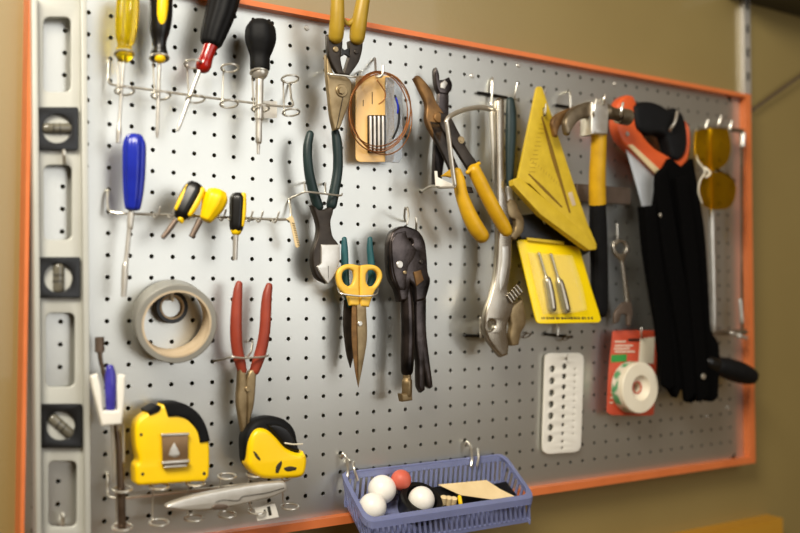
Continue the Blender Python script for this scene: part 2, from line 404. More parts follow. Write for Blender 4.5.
driver('screwdriver with black and yellow striped handle in the top rack', (159, 100),
    [(161.5, -15, 9), (161.5, -5, 10.6), (161, 15, 10.8), (160, 30, 9.4), (159.5, 40, 7), (159.5, 47, 6.6), (159.5, 53, 8), (159.5, 59, 7.6)], M_blackp,
    [(159.3, 61, 2), (158.3, 100, 1.9), (157.4, 130, 1.8), (157.2, 138, 1.2)], flute=(3, .08), seg=36,
    extra=[('yellow_stripe', [(163, -14, 5.8, .0082), (162.5, 5, 6, .0088), (161.7, 20, 5.4, .0078), (161, 33, 2.4, .0064)], M_yel),
           ('yellow_collar', [(160, 52.5, 3.2, .0055), (160, 55.5, 5.6, .0045), (160, 57.5, 6.2, .003)], M_yel)])
driver('screwdriver with dark grey rubber grip and red neck leaning in the top rack', (190, 100),
    [(228.5, -18, 12), (225, -5, 14), (220, 14, 13.4), (214, 32, 11.8), (211, 43, 10)], M_blackr,
    [(201.5, 65, 2.3), (190, 96, 2.1), (180, 124, 2), (177.5, 131, 1.2)], flute=(10, .07), seg=60,
    extra=[('red_neck', [(210.8, 46, 7.2), (207, 56, 6.6), (204, 64, 7.8), (203.2, 66.5, 7.6)], M_red)])
driver('fat black handled multi-bit screwdriver at the right of the top rack', (259, 108),
    [(260.5, 24, 11), (260.5, 29, 13.6), (260.5, 40, 14.2), (260.3, 50, 11.5), (260, 57, 9.2), (260, 66, 9.2), (260, 69, 9)], M_blackr,
    [(259.6, 71, 4), (259.3, 95, 4), (259, 119, 4), (258.8, 120, 3.2), (258.6, 142, 3.2), (258.4, 144, 1.8), (258.2, 154, 1.6)], flute=(6, .06), seg=48,
    extra=[('chrome_collar', [(259.8, 71, 8.2), (259.8, 73, 8.2)], M_steel), ('cap_lug', [(253, 19, 1.6), (253, 24, 2.4)], M_blackr), ('cap_lug', [(269, 20.5, 1.6), (269, 25, 2.4)], M_blackr)])
driver('blue handled screwdriver hanging in the middle rack', (130, 215),
    [(134.5, 137, 8), (134.5, 142, 10), (134.5, 150, 10.8), (134, 175, 10.4), (133.3, 195, 9), (132.7, 208, 7.2)], M_blue,
    [(131, 212, 3.4), (130, 227, 3.2), (129.3, 230, 2.4), (126, 262, 2.4), (125.2, 266, 3.2), (124.2, 285, 3.2), (123.6, 297, 2.6)], M_silver, flute=(8, .12), seg=48)
driver('stubby screwdriver with black and yellow handle leaning left in the middle rack', (178, 220),
    [(195.5, 186, 8), (193, 191, 9.6), (187, 203, 9.4), (182, 213, 8), (180, 217, 6)], M_blackp,
    [(176, 220, 2.8), (168, 231, 2.8), (162.5, 238, 2.4)], M_bar, flute=(6, .1), seg=36, D=.046,
    extra=[('yellow_stripe', [(202, 190, 3.4, .006), (196, 203, 3.8, .0065), (189.5, 214, 3, .006)], M_yel), ('yellow_stripe', [(188, 186, 2.2, .004), (181, 199, 2.6, .0045), (176, 209, 1.8, .004)], M_yel), ('yellow_tip', [(180.5, 219, 3, .004), (182, 221.5, 2.2, .004)], M_yel)])
driver('stubby screwdriver with all yellow round handle in the middle rack', (205, 220),
    [(217, 193, 9.5), (215.5, 198, 11.6), (212, 207, 10.4), (208, 215, 7.6), (206, 219, 6)], M_yel,
    [(200, 220, 3.4), (195, 230, 3.2), (191.5, 237, 3)], M_bar, flute=(8, .06), seg=48, D=.05)
driver('stubby upright screwdriver with black handle and yellow edge in the middle rack', (236, 228),
    [(237.8, 195, 6), (237.8, 198, 7.4), (237.2, 215, 7.2), (236.5, 226, 6.6), (236.3, 230, 5.6)], M_blackp,
    [(235.7, 232, 2.8), (235.2, 250, 2.6), (235, 260, 2.4)], flute=(6, .1), seg=36, D=.046,
    extra=[('yellow_stripe', [(243.4, 195, 2.9, .0045), (243, 212, 3.2, .0045), (241.6, 225, 2.6, .004)], M_yel), ('yellow_collar', [(236.2, 230, 5.4), (236.2, 231, 5.4)], M_yel)])
# ================================================================ duct tape and small tape
def roll(c, R, r, w, name, label, m1, m2, cat='tape', Y_=Y_):
    o = emp(name, label, cat, c)
    put('tape_layers', lathe(c, Y_, [(0, r+.002), (0, R-.001), (.001, R), (w-.001, R), (w, R-.001), (w, r+.002), (0, r+.002)], 64, Vector((1, 0, 0))), m1, o)
    put('cardboard_core', lathe(c, Y_, [(.0005, r), (.0005, r+.0022), (w+.0003, r+.0022), (w+.0003, r), (.0005, r)], 64, Vector((1, 0, 0))), m2, o)
    return o
TA = Vector((-.14, -1, -.16)).normalized(); c = U(177.5, 324.5, .047) - TA*.044
roll(c, .0462, .0372, .042, 'duct_tape_roll', 'large grey roll of duct tape hanging left of the red pliers', M_tape, M_card, Y_=TA)
c = U(172.5, 307, .016); c = Vector((c.x, -.001, c.z))
o = roll(c, .0195, .0125, .014, 'tape_roll', 'small black tape roll on the peg inside the duct tape roll', M_blackp, M_card)
put('disc', disc(c+Y_*.004, Y_, .0125, .004, 24), M_board, o, label='grey disc closing the core')
ph = peghook('curved peg carrying the duct tape roll', 172, 298, [(172, 299, .02), (172.5, 300, .04), (172, 292.5, .048)], .0018)
# ================================================================ pliers
def band(label, pts, group='wire plier holders', r=.0013, extra=()):
    o = emp('plier_holder', label, 'hook', U(*pts[0]), group)
    put('loop', wire(pts, r), M_chrome, o)
    for e in extra: put('prong', wire(e, r), M_chrome, o)
    return o
o = emp('pliers', 'long nose pliers with brick red handles above the round tape measure', 'pliers', U(247, 432, .03))
put('handle', tube([(239, 284, .034, 3.6), (237.8, 292, .034, 4.7), (236.5, 310, .034, 5.6), (236, 330, .034, 6), (237, 348, .033, 5.8), (239.5, 360, .032, 5.6), (242.5, 371, .031, 4.6)], 5, 18), M_redgrip, o)
put('handle', tube([(269, 286, .034, 3.6), (267, 296, .034, 4.9), (265.8, 312, .034, 5.5), (264.8, 330, .034, 5.6), (262, 347, .033, 5.8), (258.5, 359, .032, 5.8), (254.5, 371, .031, 5)], 5, 18), M_redgrip, o)
put('jaw', prism([(239.5, 368), (246, 370), (248, 392), (247.2, 431), (242.5, 432), (239, 413), (237.6, 400), (238.6, 385)], .036, .010, bev=.002), M_tan, o, label='tarnished steel jaw')
put('jaw', prism([(250, 372), (257, 368), (256, 385), (254.5, 404), (250.5, 421), (247.6, 431.5), (247.3, 400), (246, 385)], .036, .010, bev=.002), M_tan, o)
put('pivot', screw(247.5, 389, .036, 3), M_tan, o)
band('thin wire holder crossing the red handled pliers', [(212.5, 361.5, -.003), (213.5, 361, .003), (222, 359.5, .02), (231, 357, .040), (243, 358, .042), (262, 357, .042), (268, 355.5, .036)], extra=[[(251, 341, -.003), (252.5, 342, .012), (251, 352, .022), (246, 357.5, .028)]])
o = emp('pliers', 'heavy diagonal cutting pliers with dark green handles', 'pliers', U(328, 284, .03))
put('handle', tube([(310, 134, .034, 4), (307.8, 145, .034, 4.6), (307.6, 158, .034, 4.7), (309.5, 175, .033, 5), (313.5, 192, .032, 5.2), (318.5, 207, .03, 5.2)], 5, 18), M_green, o)
put('handle', tube([(335.3, 132, .034, 4), (337, 142, .034, 5), (338, 158, .034, 5), (337.5, 172, .033, 5), (335, 188, .032, 5.2), (331.5, 205, .03, 5.4)], 5, 18), M_green, o)
put('body', prism([(312.5, 205), (322, 209), (326, 209), (335, 204), (333, 214), (331, 222), (333, 236), (339, 246), (337, 268), (328, 284), (318, 278), (313.5, 266), (313.3, 252), (318, 236), (318.5, 224)], .034, .012, bev=.002), M_dark, o)
put('jaw', prism([(321.5, 244.5), (339.8, 244.5), (340, 258), (338.5, 266), (334, 276), (328.3, 284), (322, 276), (317, 266.5), (321.5, 263.5)], .037, .010, bev=.001), M_steel, o, label='bright ground cutting jaw')
put('cut_line', wire([(328.3, 266, .0372), (328.3, 283, .0365)], .0004), M_dark, o)
band('thin wire holder crossing the dark green handled pliers', [(289, 200, -.003), (291, 198, .004), (298, 195, .02), (306, 192, .040), (322, 193.5, .042), (340, 195.5, .040), (342, 194, .034)], extra=[[(305, 182, -.002), (304.5, 184, .02), (305, 191.5, .038)], [(325.5, 183, -.002), (325.3, 185, .02), (325.5, 193, .036)]])
# snips at the top
o = emp('tin_snips', 'aviation tin snips with mustard grips crossing the top frame', 'snips', U(337, 128, .04))
for pts in ([(338, -14, .062, 6), (337.5, -4, .062, 6.6), (337.3, 14, .06, 7.2), (336.6, 28, .056, 7.8), (335.8, 37, .052, 7.6)],
            [(366, -14, .062, 6), (364, -4, .062, 6.6), (360.6, 14, .06, 7.4), (358.2, 28, .056, 8.2), (357, 38, .052, 7.8)]):
    put('grip', tube(pts, 5, 20), M_must, o)
put('grip_bridge', tube([(344, 20, .056, 2), (348, 24, .055, 2.6), (353, 21, .056, 3)], 4, 12), M_must, o)
put('arm', prism([(327.5, 34), (343, 40), (342.5, 50), (341, 59), (344, 74), (338, 74), (331, 61), (328, 48)], .05, .008, bev=.0015), M_dark, o)
put('arm', prism([(349, 41), (363.5, 38), (362.5, 50), (359, 62), (350, 75), (343.5, 74), (347.5, 62), (350, 52)], .05, .008, bev=.0015), M_dark, o)
put('link', prism([(341, 47), (345, 50), (350, 47), (350, 57), (345, 54), (341, 57)], .052, .004), M_blackp, o)
put('rivet', screw(335.5, 49.5, .05, 3), M_tan, o); put('rivet', screw(356, 52, .05, 2.4), M_dark, o)
put('jaw', prism([(326.5, 54), (330, 62), (334, 74), (346, 76), (352, 83), (351, 97), (346, 113), (340, 129), (334.6, 130), (331.5, 116), (329.5, 97), (327.4, 76)], .047, .009, bev=.002), M_tan, o, label='tarnished blade pair')
put('cut_line', wire([(343, 97, .0475), (340, 112, .0475), (336.5, 128, .0472)], .0005), M_dark, o)
put('pivot_bolt', disc(U(341, 91, .046), Y_, .0085, .003, 20, .3)+disc(U(341, 91, .049), Y_, .0048, .003, 6, .2), M_tan, o)
band('thin wire holder crossing the tin snips', [(326, 70, -.002), (326.5, 72, .03), (330, 74, .052), (343, 75.5, .054), (357, 77, .052), (360, 73, .03), (360.5, 71, -.002)])
# scissors and the teal shears behind them
o = emp('hand_shears', 'shears with slim teal handles hanging behind the yellow scissors', 'shears', U(350, 370, .02))
put('handle', tube([(344.3, 239, .022, 2.6), (344.5, 250, .022, 3.6), (345, 270, .022, 3.9), (346.5, 290, .021, 3.6), (349, 305, .02, 3.4)], 4, 14), M_teal, o)
put('handle', tube([(370, 239, .022, 2.6), (370, 250, .022, 3.3), (371.5, 268, .022, 3.7), (370.5, 284, .021, 3.6), (363, 300, .02, 3.2)], 4, 14), M_teal, o)
put('blade', prism([(345, 300), (356, 303), (357, 320), (355, 350), (351, 368), (347, 352), (344, 325)], .022, .004, bev=.001), M_dark, o)
o = emp('scissors', 'household scissors with pale yellow finger rings and rusty blades', 'scissors', U(359, 387, .035))
put('handle', prism([(337.3, 276), (339, 269.5), (345, 265), (352, 264), (359.6, 265.5), (359.8, 285), (360, 306), (350.5, 305.5), (348, 297), (344, 293), (339, 286)], .04, .0075,
    holes=[[(342.5, 277), (344, 271.5), (349, 269), (354, 271), (355, 277), (353, 284), (349, 286.5), (344.5, 283)]], bev=.0025), M_scis, o)
put('handle', prism([(361, 265.5), (368, 264.5), (376, 265.5), (381.5, 270), (383, 277), (380, 285), (375.5, 291), (372, 299), (369.5, 307), (361, 306.5), (360.6, 285)], .041, .0075,
    holes=[[(366.5, 275), (369, 270.5), (374, 270), (378, 273.5), (378.5, 279), (374.5, 285.5), (369.5, 286.5), (366.8, 282)]], bev=.0025), M_scis, o)
put('blade', prism([(352.5, 303), (361, 304), (361.5, 330), (360, 360), (358.3, 386), (355, 368), (352.2, 340), (352, 318)], .0375, .002, bev=.0006), M_rust, o)
put('blade', prism([(357, 304), (366, 304), (367.3, 330), (366.5, 345), (362.5, 368), (358.6, 387.5), (358.2, 360), (357.5, 330)], .0395, .002, bev=.0006), M_tan, o)
put('pivot_screw', screw(359.7, 323.5, .0395, 2.6), M_steel, o)
band('thin wire holder crossing the yellow scissors', [(338, 285, .0), (338, 288, .02), (340, 293, .040), (346, 294.5, .044), (360, 296, .044), (375, 295, .044), (378, 290, .02), (378, 287, .0)])
# locking pliers
o = emp('locking_pliers', 'old blackened locking pliers hanging head up with screw at the bottom', 'pliers', U(407, 402, .03))
put('jaw_body', prism([(389.8, 250), (390.5, 240), (394, 231), (403, 226), (412, 227.5), (420, 232), (425.5, 242), (427.5, 257), (428.5, 272), (431, 280), (429, 290), (426, 300), (416, 302), (415, 288), (411, 282), (409, 300), (401, 302), (398, 290), (392, 278), (390, 262)], .044, .016, holes=[circ(410, 243, 3, 3.4, 12)], bev=.003), M_darkest, o)
put('cheek_plate', prism([(392, 243), (397, 233), (406, 231), (408, 238), (417, 250), (414, 258), (408, 268), (406, 290), (400, 290), (394, 272)], .0462, .003, bev=.0012), M_darkest, o)
put('barrel', tube([(405.5, 286, .036, 5), (407, 300, .036, 6.6), (408, 330, .036, 7), (407.5, 355, .036, 7), (407, 371, .036, 6.2)], 5, 18), M_darkest, o)
put('release_lever', prism([(416, 276), (426, 280), (427, 300), (427, 330), (430, 358), (433.5, 386), (431, 389), (428, 386), (425.5, 372), (425.8, 390), (422, 393), (419, 386), (418.5, 362), (416.2, 340), (415.6, 305)], .038, .012, bev=.003), M_darkest, o)
put('rivet', screw(399.3, 264.5, .046, 3.8), M_steel, o, label='bright silver rivet'); put('rivet', screw(404.5, 272.5, .046, 2), M_tan, o); put('rivet', screw(421, 262, .044, 2.2), M_dark, o)
put('spring_catch', prism([(414, 272), (421, 270), (424, 280), (417, 286)], .046, .006), M_rust, o)
sc = put('adjusting_screw', tube([(407, 371, .036, 4.6), (407, 379, .036, 4.6), (407, 380, .036, 5.6), (407, 394, .036, 5.6)], 3, 18, flute=(14, .12)), M_tan, o)
put('screw_foot', prism([(401.5, 394), (412.5, 393), (413, 400.5), (403, 402)], .042, .012, bev=.002), M_tan, sc)
peghook('looped peg at the top left of the locking pliers', 406, 222, [(404.5, 218, .012), (405, 209, .03), (407.3, 208, .038), (408.5, 216, .046), (407, 224, .048)], .0015)
peghook('straight peg tip through the top of the locking pliers', 416, 232, [(416, 230, .03), (416.3, 224, .047), (416.3, 218, .048)], .0016)
# ================================================================ card with bits, copper coil
o = emp('bit_card', 'rounded peach card holding four grey drill bits behind the copper wire coil', 'card', U(378, 162, .02))
put('backing_card', prism(rrect(356, 75.5, 394, 162, 5), .018, .002, smooth=False, bev=.0004), M_peach, o)
put('clear_cover', prism([(386, 77), (398, 77), (402, 84), (402.5, 156), (399, 162.5), (386, 162)], .0215, .003, bev=.0008), M_clear, o, label='clear bluish plastic edge')
put('bit_tray', prism(rrect(368, 115, 385.5, 152.5, 1.2), .021, .0025, smooth=False), M_darkest, o)
for k in range(4):
    x = 370.6+4.1*k
    put('bit', tube([(x, 117, .0245, 1.5), (x, 124, .0245, 1.6), (x+.1, 142, .0245, 1.5), (x+.1, 151, .0245, 1.3)], 3, 10), M_steel, o)
put('text_lines', prism([(363, 100), (363.6, 100), (363.6, 106), (363, 106)], .0186, .0004, smooth=False, bev=.0001)+prism([(372, 92), (372.7, 92), (372.7, 104), (372, 104)], .0186, .0004, smooth=False, bev=.0001), M_ink, o)
o = emp('wire_coil', 'coil of thin copper wire hanging in front of the peach drill bit card', 'wire', U(379, 156, .03))
def loop(cx, cy, rx, ry, d, rot=0, tw=.004, N=44): return [U(cx+rx*math.cos(a)*math.cos(rot)-ry*math.sin(a)*math.sin(rot), cy+rx*math.cos(a)*math.sin(rot)+ry*math.sin(a)*math.cos(rot), d+tw*math.sin(2*a+d*400)) for a in [2*PI*k/N for k in range(N)]]
for (cx, cy, rx, ry, d, rot) in ((379.5, 112, 31, 40, .034, .12), (378.5, 111, 29, 38.5, .037, -.05), (381.5, 113, 30, 42, .030, -.16), (380, 110, 30.5, 36.5, .040, .2)):
    put('wire_turn', sweep(loop(cx, cy, rx, ry, d, rot), [.00085]*44, 8, True), M_copper, o)
put('loose_end', wire([(377, 80, .04), (385, 92, .043), (384, 100, .042), (379, 104, .04)], .0009), M_copper, o)
put('black_sleeve', wire([(395, 96, .036), (399, 110, .038), (398, 126, .038), (393, 138, .036)], .0016), M_blackp, o, label='short black insulated length')
put('black_sleeve', wire([(396, 98, .038), (398, 106, .04), (397.5, 113, .04)], .0013), M_blue, o, label='short blue insulated length')
peghook('dark peg carrying the copper wire coil', 374.4, 58, [(375, 60, .006), (375.5, 68, .02), (376, 75, .035), (380, 77, .048), (382.7, 74, .052), (383, 66, .052)], .0017, m=M_steel)
# ================================================================ rusty cutters with yellow handles and what is round them
o = emp('pliers', 'rusty nosed cutting pliers with bright yellow handles hanging at a slant', 'pliers', U(496, 243, .05))
pl = tri((417, 76, .045), (430, 140, .05), (500, 225, .062))
put('jaw', prism([(414.8, 77.5), (417.5, 75), (421, 76.5), (431, 88), (437, 102), (445, 114), (449, 121), (444, 131), (441, 146), (436, 139), (427, 121), (427, 104), (421, 90)], pl, .010, bev=.0025), M_rust, o)
put('pivot', disc(hit(438, 118, pl), pl.n, .007, .003, 18, .3), M_rust, o)
put('arm', prism([(428, 120), (440, 122), (446, 138), (459, 168), (452, 174), (446, 160), (436, 140)], pl, .006, bev=.0015), M_dark, o)
pl2 = tri((417, 76, .048), (430, 140, .053), (500, 225, .065))
put('arm', prism([(440, 112), (450, 116), (458, 130), (468, 149), (478, 163), (470, 172), (460, 156), (450, 140), (441, 126)], pl2, .006, bev=.0015), M_dark, o)
put('stud', disc(hit(461, 140, pl2), pl2.n, .0052, .0012, 18)+disc(hit(461, 140, pl2)+pl2.n*.0012, pl2.n, .003, .001, 18), M_tan, o)
put('handle', tube([(457, 172, .060, 4.8), (459.5, 182, .060, 6.2), (461.5, 194, .060, 6.6), (468, 212, .062, 7.6), (475.5, 227, .063, 8.2), (482, 236, .064, 7.6)], 5, 18), M_yelgrip, o)
put('handle', tube([(474, 170, .067, 6.8), (480, 182, .067, 7.2), (487, 196, .068, 7.2), (495, 211, .069, 7.2), (503, 225, .069, 7), (506.5, 231, .069, 6.2)], 5, 18), M_yelgrip, o)
put('handle_lip', tube([(467.5, 172.5, .068, 2.2), (473, 168, .069, 2.6), (479, 163.5, .069, 2)], 3, 12), M_yelgrip, o)
put('handle_guard', prism([(442, 176), (452, 168.5), (456, 170), (457, 178), (450, 177)], .058, .005, bev=.0015), M_yelgrip, o)
put('stop_block', prism([(464, 186), (472, 187), (474, 193), (467, 192)], .06, .006), M_dark, o)
o = emp('adjustable_wrench', 'small black adjustable wrench hanging behind the rusty nosed pliers', 'wrench', U(437, 182, .02))
put('head', prism([(435.5, 72), (436.5, 67), (439, 72), (440, 80), (446, 79), (449.5, 77), (452.5, 84), (451.5, 90), (448, 94), (440, 93), (437, 86)], .028, .010, bev=.0015), M_darkest, o)
put('moving_jaw', prism([(441, 83), (445, 80), (448, 83), (445, 89), (441, 88)], .030, .006), M_steel, o)
put('handle', prism([(439.5, 91), (449, 91), (449, 112), (446, 150), (441, 186), (434, 186), (435, 150), (438, 112)], .026, .008, bev=.0015), M_darkest, o)
o = emp('plier_rack', 'bent flat steel plier rack arching over behind the yellow handled pliers', 'tool rack', U(470, 186, .03))
put('arch', tube([(446, 122, .072, 2.2), (449, 117, .071, 2.3), (458, 112, .062, 2.4), (470, 108.6, .05, 2.4), (482, 107.5, .042, 2.6), (492, 110, .038, 2.5)], 5, 12), M_chrome, o)
put('leg', tube([(446.5, 122, .072, 2.3), (449, 140, .072, 2.4), (452, 165, .072, 2.3), (454.8, 185, .072, 2.2)], 4, 12), M_chrome, o)
put('leg', tube([(491.3, 110, .038, 2.2), (492, 135, .038, 2.3), (493.5, 160, .038, 2.2), (494.5, 182, .038, 1.9)], 4, 12), M_chrome, o)
put('crossbar', wire([(421, 190, .002), (423, 190.5, .016), (432, 186, .045), (441, 187.5, .06), (454.8, 187, .072)], .0018), M_chrome, o)
put('tab', prism([(435, 171), (437.5, 171), (438, 177), (446, 181), (453, 184), (453, 188), (436, 186)], .060, .002, bev=.0005), M_white, o)
def tpeg(label, base, bar, path):
    return peghook(label, base[0], base[1], path, .0019, 'black barred peg hooks', bar)
tpeg('black barred peg above the large chrome wrench', (492.4, 78), [(478, 92.5, .004), (492, 94.8, .004), (507, 97.5, .004)], [(492.4, 80, .004), (492, 92, .006), (491.5, 105, .010)])
peghook('thin silver peg tip leaning above the green handled tool', 518, 99.5, [(517, 99, .02), (514.5, 98, .04), (517.3, 83, .046)], .0013)
o = emp('adjustable_wrench', 'large chrome adjustable wrench hanging jaws down beside the locking pliers', 'wrench', U(505, 357, .03))
put('body', prism([(497.5, 101), (501, 97), (505, 101), (504.5, 140), (505, 175), (508.5, 205), (512.5, 236), (512.3, 262), (510.5, 278), (508.5, 290), (514.5, 300), (513.5, 311), (508.8, 322), (507.5, 332), (509.5, 344), (509, 355), (502, 357.5), (495, 349), (488.5, 339), (485.5, 326), (487, 311), (491.5, 296), (495.5, 280), (497.5, 262), (498.5, 236), (498, 180)], .050, .012, holes=[circ(491.5, 325.5, 3.8, 5, 14, .5)], bev=.0035, res=3), M_wrench, o)
put('handle_web', prism([(502.5, 246), (508.8, 246), (508.5, 262), (505, 282), (500, 292), (499.5, 280), (502, 262)], .0506, .002, bev=.0008), M_steel, o)
for k in range(5):
    a = (508.5+2.4*k, 300-2.5*k)
    put('worm_thread', tube([(a[0]-1.4, a[1]-4.5, .051, 1.3), (a[0]+3.4, a[1]+2.2, .0535, 1.5)], 2, 10), M_wrench, o)
put('moving_jaw', prism([(512, 308), (517, 303), (523, 299), (525, 310), (526, 324), (521.5, 333), (519, 345), (512.5, 346), (510.5, 338), (512, 326), (511, 318)], .050, .010, bev=.002), M_tan, o)
o = emp('adjustable_wrench', 'adjustable wrench with dark green sleeve behind the yellow rafter square', 'wrench', U(512, 239, .03))
put('sleeve', tube([(510.5, 101, .042, 4.6), (511, 112, .042, 6), (511, 135, .042, 6.2), (510, 160, .041, 5), (509.5, 188, .04, 3.6)], 4, 16, ymul=.7), M_green, o)
put('shank', prism([(507.5, 186), (512.5, 186), (513.5, 202), (508, 204)], .044, .007, bev=.0015), M_steel, o)
put('head', prism([(506, 204), (511, 199), (516, 201), (519, 209), (524, 219), (523.5, 231), (516, 240), (509, 236.5), (515.5, 229), (516, 220), (509, 216)], .048, .010, bev=.002), M_tan, o)
put('moving_jaw', prism([(506, 214), (512, 217), (513, 224), (509, 228), (506, 222)], .047, .008), M_dark, o)
for label, base, bar, path in (
    ('black barred peg below the jaws of the large chrome wrench', (481, 322), [(465, 335.5, .004), (480, 336, .004), (486, 336.5, .004)], [(481, 324, .006), (480.5, 330, .02), (481, 337, .03), (480.5, 318, .034)]),
    ('black barred peg directly below the yellow drill bit pack', (558, 322), [(545, 334, .004), (558, 335.5, .004), (572, 337, .004)], [(558, 324, .006), (557.8, 335, .008)])):
    tpeg(label, base, bar, path)
for x, y, lab in ((526.5, 335.5, 'small ring ended peg beside the moving jaw of the chrome wrench'), (566, 338, 'small ring ended peg above the white gauge plate')):
    o = emp('peg_hook', lab, 'hook', U(x, y, 0), 'ring ended pegs')
    put('ring', ringg(U(x, y, .012), .006, .0011, 35), M_frameh, o); put('prong', wire([(x, y-3, -.003), (x, y-3, .006)], .0014), M_frameh, o)
# ================================================================ rafter square
o = emp('rafter_square', 'yellow plastic triangular rafter square hanging by its apex', 'square', U(540, 250, .05))
pl = tri((539, 87, .040), (514, 180, .058), (597, 248, .058))
put('blade', prism([(537, 88.5), (538, 86.5), (541, 86.5), (542.5, 88), (550, 110), (560, 141), (576, 190), (588, 224), (597, 245), (590, 244), (560, 214), (530, 184), (518, 180)], pl, .005,
    smooth=False, bev=.0008), M_yelsq, o)
M_gr = mat('groove_shade', (128, 96, 14), .7)  # dark tone for thin strips that paint the shadow lines of the square's slots
put('groove_shade', prism([(541.2, 117), (542.8, 116), (547, 130), (553.5, 150), (562, 180), (571, 213), (569, 212.5), (560, 184), (551, 156)], Pl(pl.o+pl.n*.0004, pl.a, pl.b, pl.n), .001, bev=.0002), M_gr, o)
put('groove_shade', prism([(528, 174), (529.5, 173.5), (545, 188), (563, 207), (561.5, 207.5), (544, 191)], Pl(pl.o+pl.n*.0004, pl.a, pl.b, pl.n), .001, bev=.0002), M_gr, o)
put('apex_slot', prism([(542.8, 108), (545.5, 107), (546.3, 115), (543.5, 117)], Pl(pl.o+pl.n*.0004, pl.a, pl.b, pl.n), .001, bev=.0002), M_ink, o)
plf = Pl(pl.o+pl.n*.007, pl.a, pl.b, pl.n)
put('fence', prism([(513.5, 179.5), (518, 177.5), (521, 178.5), (543, 197), (563, 214), (585, 234), (597, 246), (596.5, 249.5), (589, 250), (541, 214.5), (514, 185)], plf, .011, smooth=False, bev=.0012), M_yelsq, o)
pls = Pl(pl.o+pl.n*.0003, pl.a, pl.b, pl.n)
put('sticker', prism([(568, 193), (572, 191.5), (576, 205), (572.5, 206)], pls, .0006, smooth=False, bev=.0001), M_card, o)
g = G()
for k in range(12):
    y = 124+4.3*k; x = 541.5-.95*k
    g += prism([(x-2, y), (x+2.5+(k % 3), y+.4), (x+2.5+(k % 3), y+.9), (x-2, y+.5)], pls, .0004, smooth=False, bev=.0001)
for k in range(14):
    x = 531+2.6*k; y = 158+2.3*k
    if y < 186: g += prism([(x, y), (x+.5, y+.1), (x-.4, y+3), (x-.9, y+3)], pls, .0004, smooth=False, bev=.0001)
put('scale_marks', g, M_must, o)
peghook('thin silver peg holding the apex of the yellow rafter square', 545, 87, [(545, 94, .02), (544, 110, .044), (545, 114, .052), (546, 104, .053)], .0013)
# ================================================================ yellow drill-bit package
o = emp('drill_bit_pack', 'bright yellow blister pack with two chrome bits hanging below the rafter square', 'package', U(558, 322, .04))
pl = tri((517, 241, .036), (578, 248, .036), (540, 322, .052))
put('card', prism([(517.5, 241), (522, 239.5), (550, 243), (576, 247), (580, 250), (590, 284), (601, 319), (599, 322.5), (570, 323), (540, 323.5), (536.5, 320), (527, 280)], pl, .003, n=3, bev=.0006), M_yelcard, o)
put('hang_tab', prism([(521, 215), (545, 214), (573, 226), (588, 244), (590, 252), (580, 256), (528, 244), (519, 236)], .034, .012, bev=.002), M_blackp, o)
put('top_strip', prism([(527.5, 237.5), (564, 241.5), (564.5, 244.5), (528, 240.5)], .040, .003, smooth=False, bev=.0004), M_yelsq, o)
def onpl(x, y, h, r): P = hit(x, y, pl)+pl.n*h; return tuple(P)+(r,)
for pts in ([(537, 254, 1.7), (540, 264, 1.7), (543.5, 276, 1.9), (545, 280, 4.4), (548, 295, 5), (550, 309, 5)], [(549, 255, 1.7), (552, 265, 1.7), (555.5, 277, 1.9), (557.5, 283, 4.4), (561, 297, 5), (564, 310, 5)]):
    q = [onpl(x, y, .004, r*S(x, y, .05)) for x, y, r in pts]; q = cr(q, 4)
    put('bit', sweep([p[:3] for p in q], [p[3] for p in q], 14), M_wrench, o)
plc = Pl(pl.o+pl.n*.0095, pl.a, pl.b, pl.n)
put('blister', prism([(531, 252), (573, 255), (583, 285), (588, 310), (572, 313), (546, 314), (538, 285)], plc, .009, bev=.003), mat('clear_film', (252, 246, 190), .1, 0, (252, 242, 170), 30, alpha=.16, coat=1.), o)
g = G(); pt = Pl(pl.o+pl.n*.0003, pl.a, pl.b, pl.n); x = 541.5
while x < 594:
    w = random.choice((1.2, 1.8, 2.4)); g += prism([(x, 317), (x+w, 317), (x+w+.4, 319.3), (x+.4, 319.3)], pt, .0004, smooth=False, bev=.0001); x += w+random.choice((.6, .8, 1.6))
put('print_line', g, M_ink, o)
peghook('thin silver peg in front of the black tab of the yellow pack', 533, 214, [(533, 212, .02), (532.5, 209, .04), (532.4, 203, .044)], .0013)
peghook('thin silver peg tip curling over the black tab of the yellow pack', 545, 224, [(545, 224, .036), (543.5, 221.5, .046), (545, 217, .048)], .0013)
# ================================================================ hammer
o = emp('hammer', 'claw hammer with yellow and black handle resting on pegs', 'hammer', U(598, 316, .05))
put('claw_prong', prism([(584, 104), (574, 106.5), (564, 110.5), (556, 115), (552.6, 123), (555.5, 136), (558, 137), (560, 128), (566, 120.5), (576, 116), (584, 116)], .070, .009, bev=.003, res=3), M_rust, o)
put('claw_prong', prism([(598, 101), (590, 101.5), (580, 104.5), (571, 111), (566, 121), (567.5, 133), (570.5, 135), (574, 127.5), (581, 120), (590, 117.5), (598, 118)], .084, .012, bev=.004, res=3), M_head, o)
put('cheek', prism([(592.5, 102), (600, 100.5), (607.5, 102), (609, 112), (608, 134), (591.5, 134), (592, 112)], .088, .026, bev=.002), M_steel, o)
put('neck', tube([(606, 112, .074, 8), (612, 113.5, .074, 6.4), (618, 115, .074, 6)], 3, 20), M_head, o)
put('face', tube([(618.5, 115.5, .074, 8), (622, 116.3, .074, 8.2), (628, 117.5, .074, 8.2)], 3, 24, rnd=False), M_head, o)
put('handle', tube([(599, 128, .075, 8.6), (598.5, 150, .070, 8.8), (597.3, 175, .063, 9.2), (597.5, 204, .054, 9.5)], 4, 20, ymul=.8, rnd=False), M_yelgrip, o)
put('grip', tube([(597.5, 204, .054, 9), (598.2, 230, .045, 9.8), (599, 260, .036, 9.8), (599.5, 290, .028, 9.6), (600, 310, .024, 9)], 4, 32, ymul=.8, flute=(16, .06)), M_blackr, o)
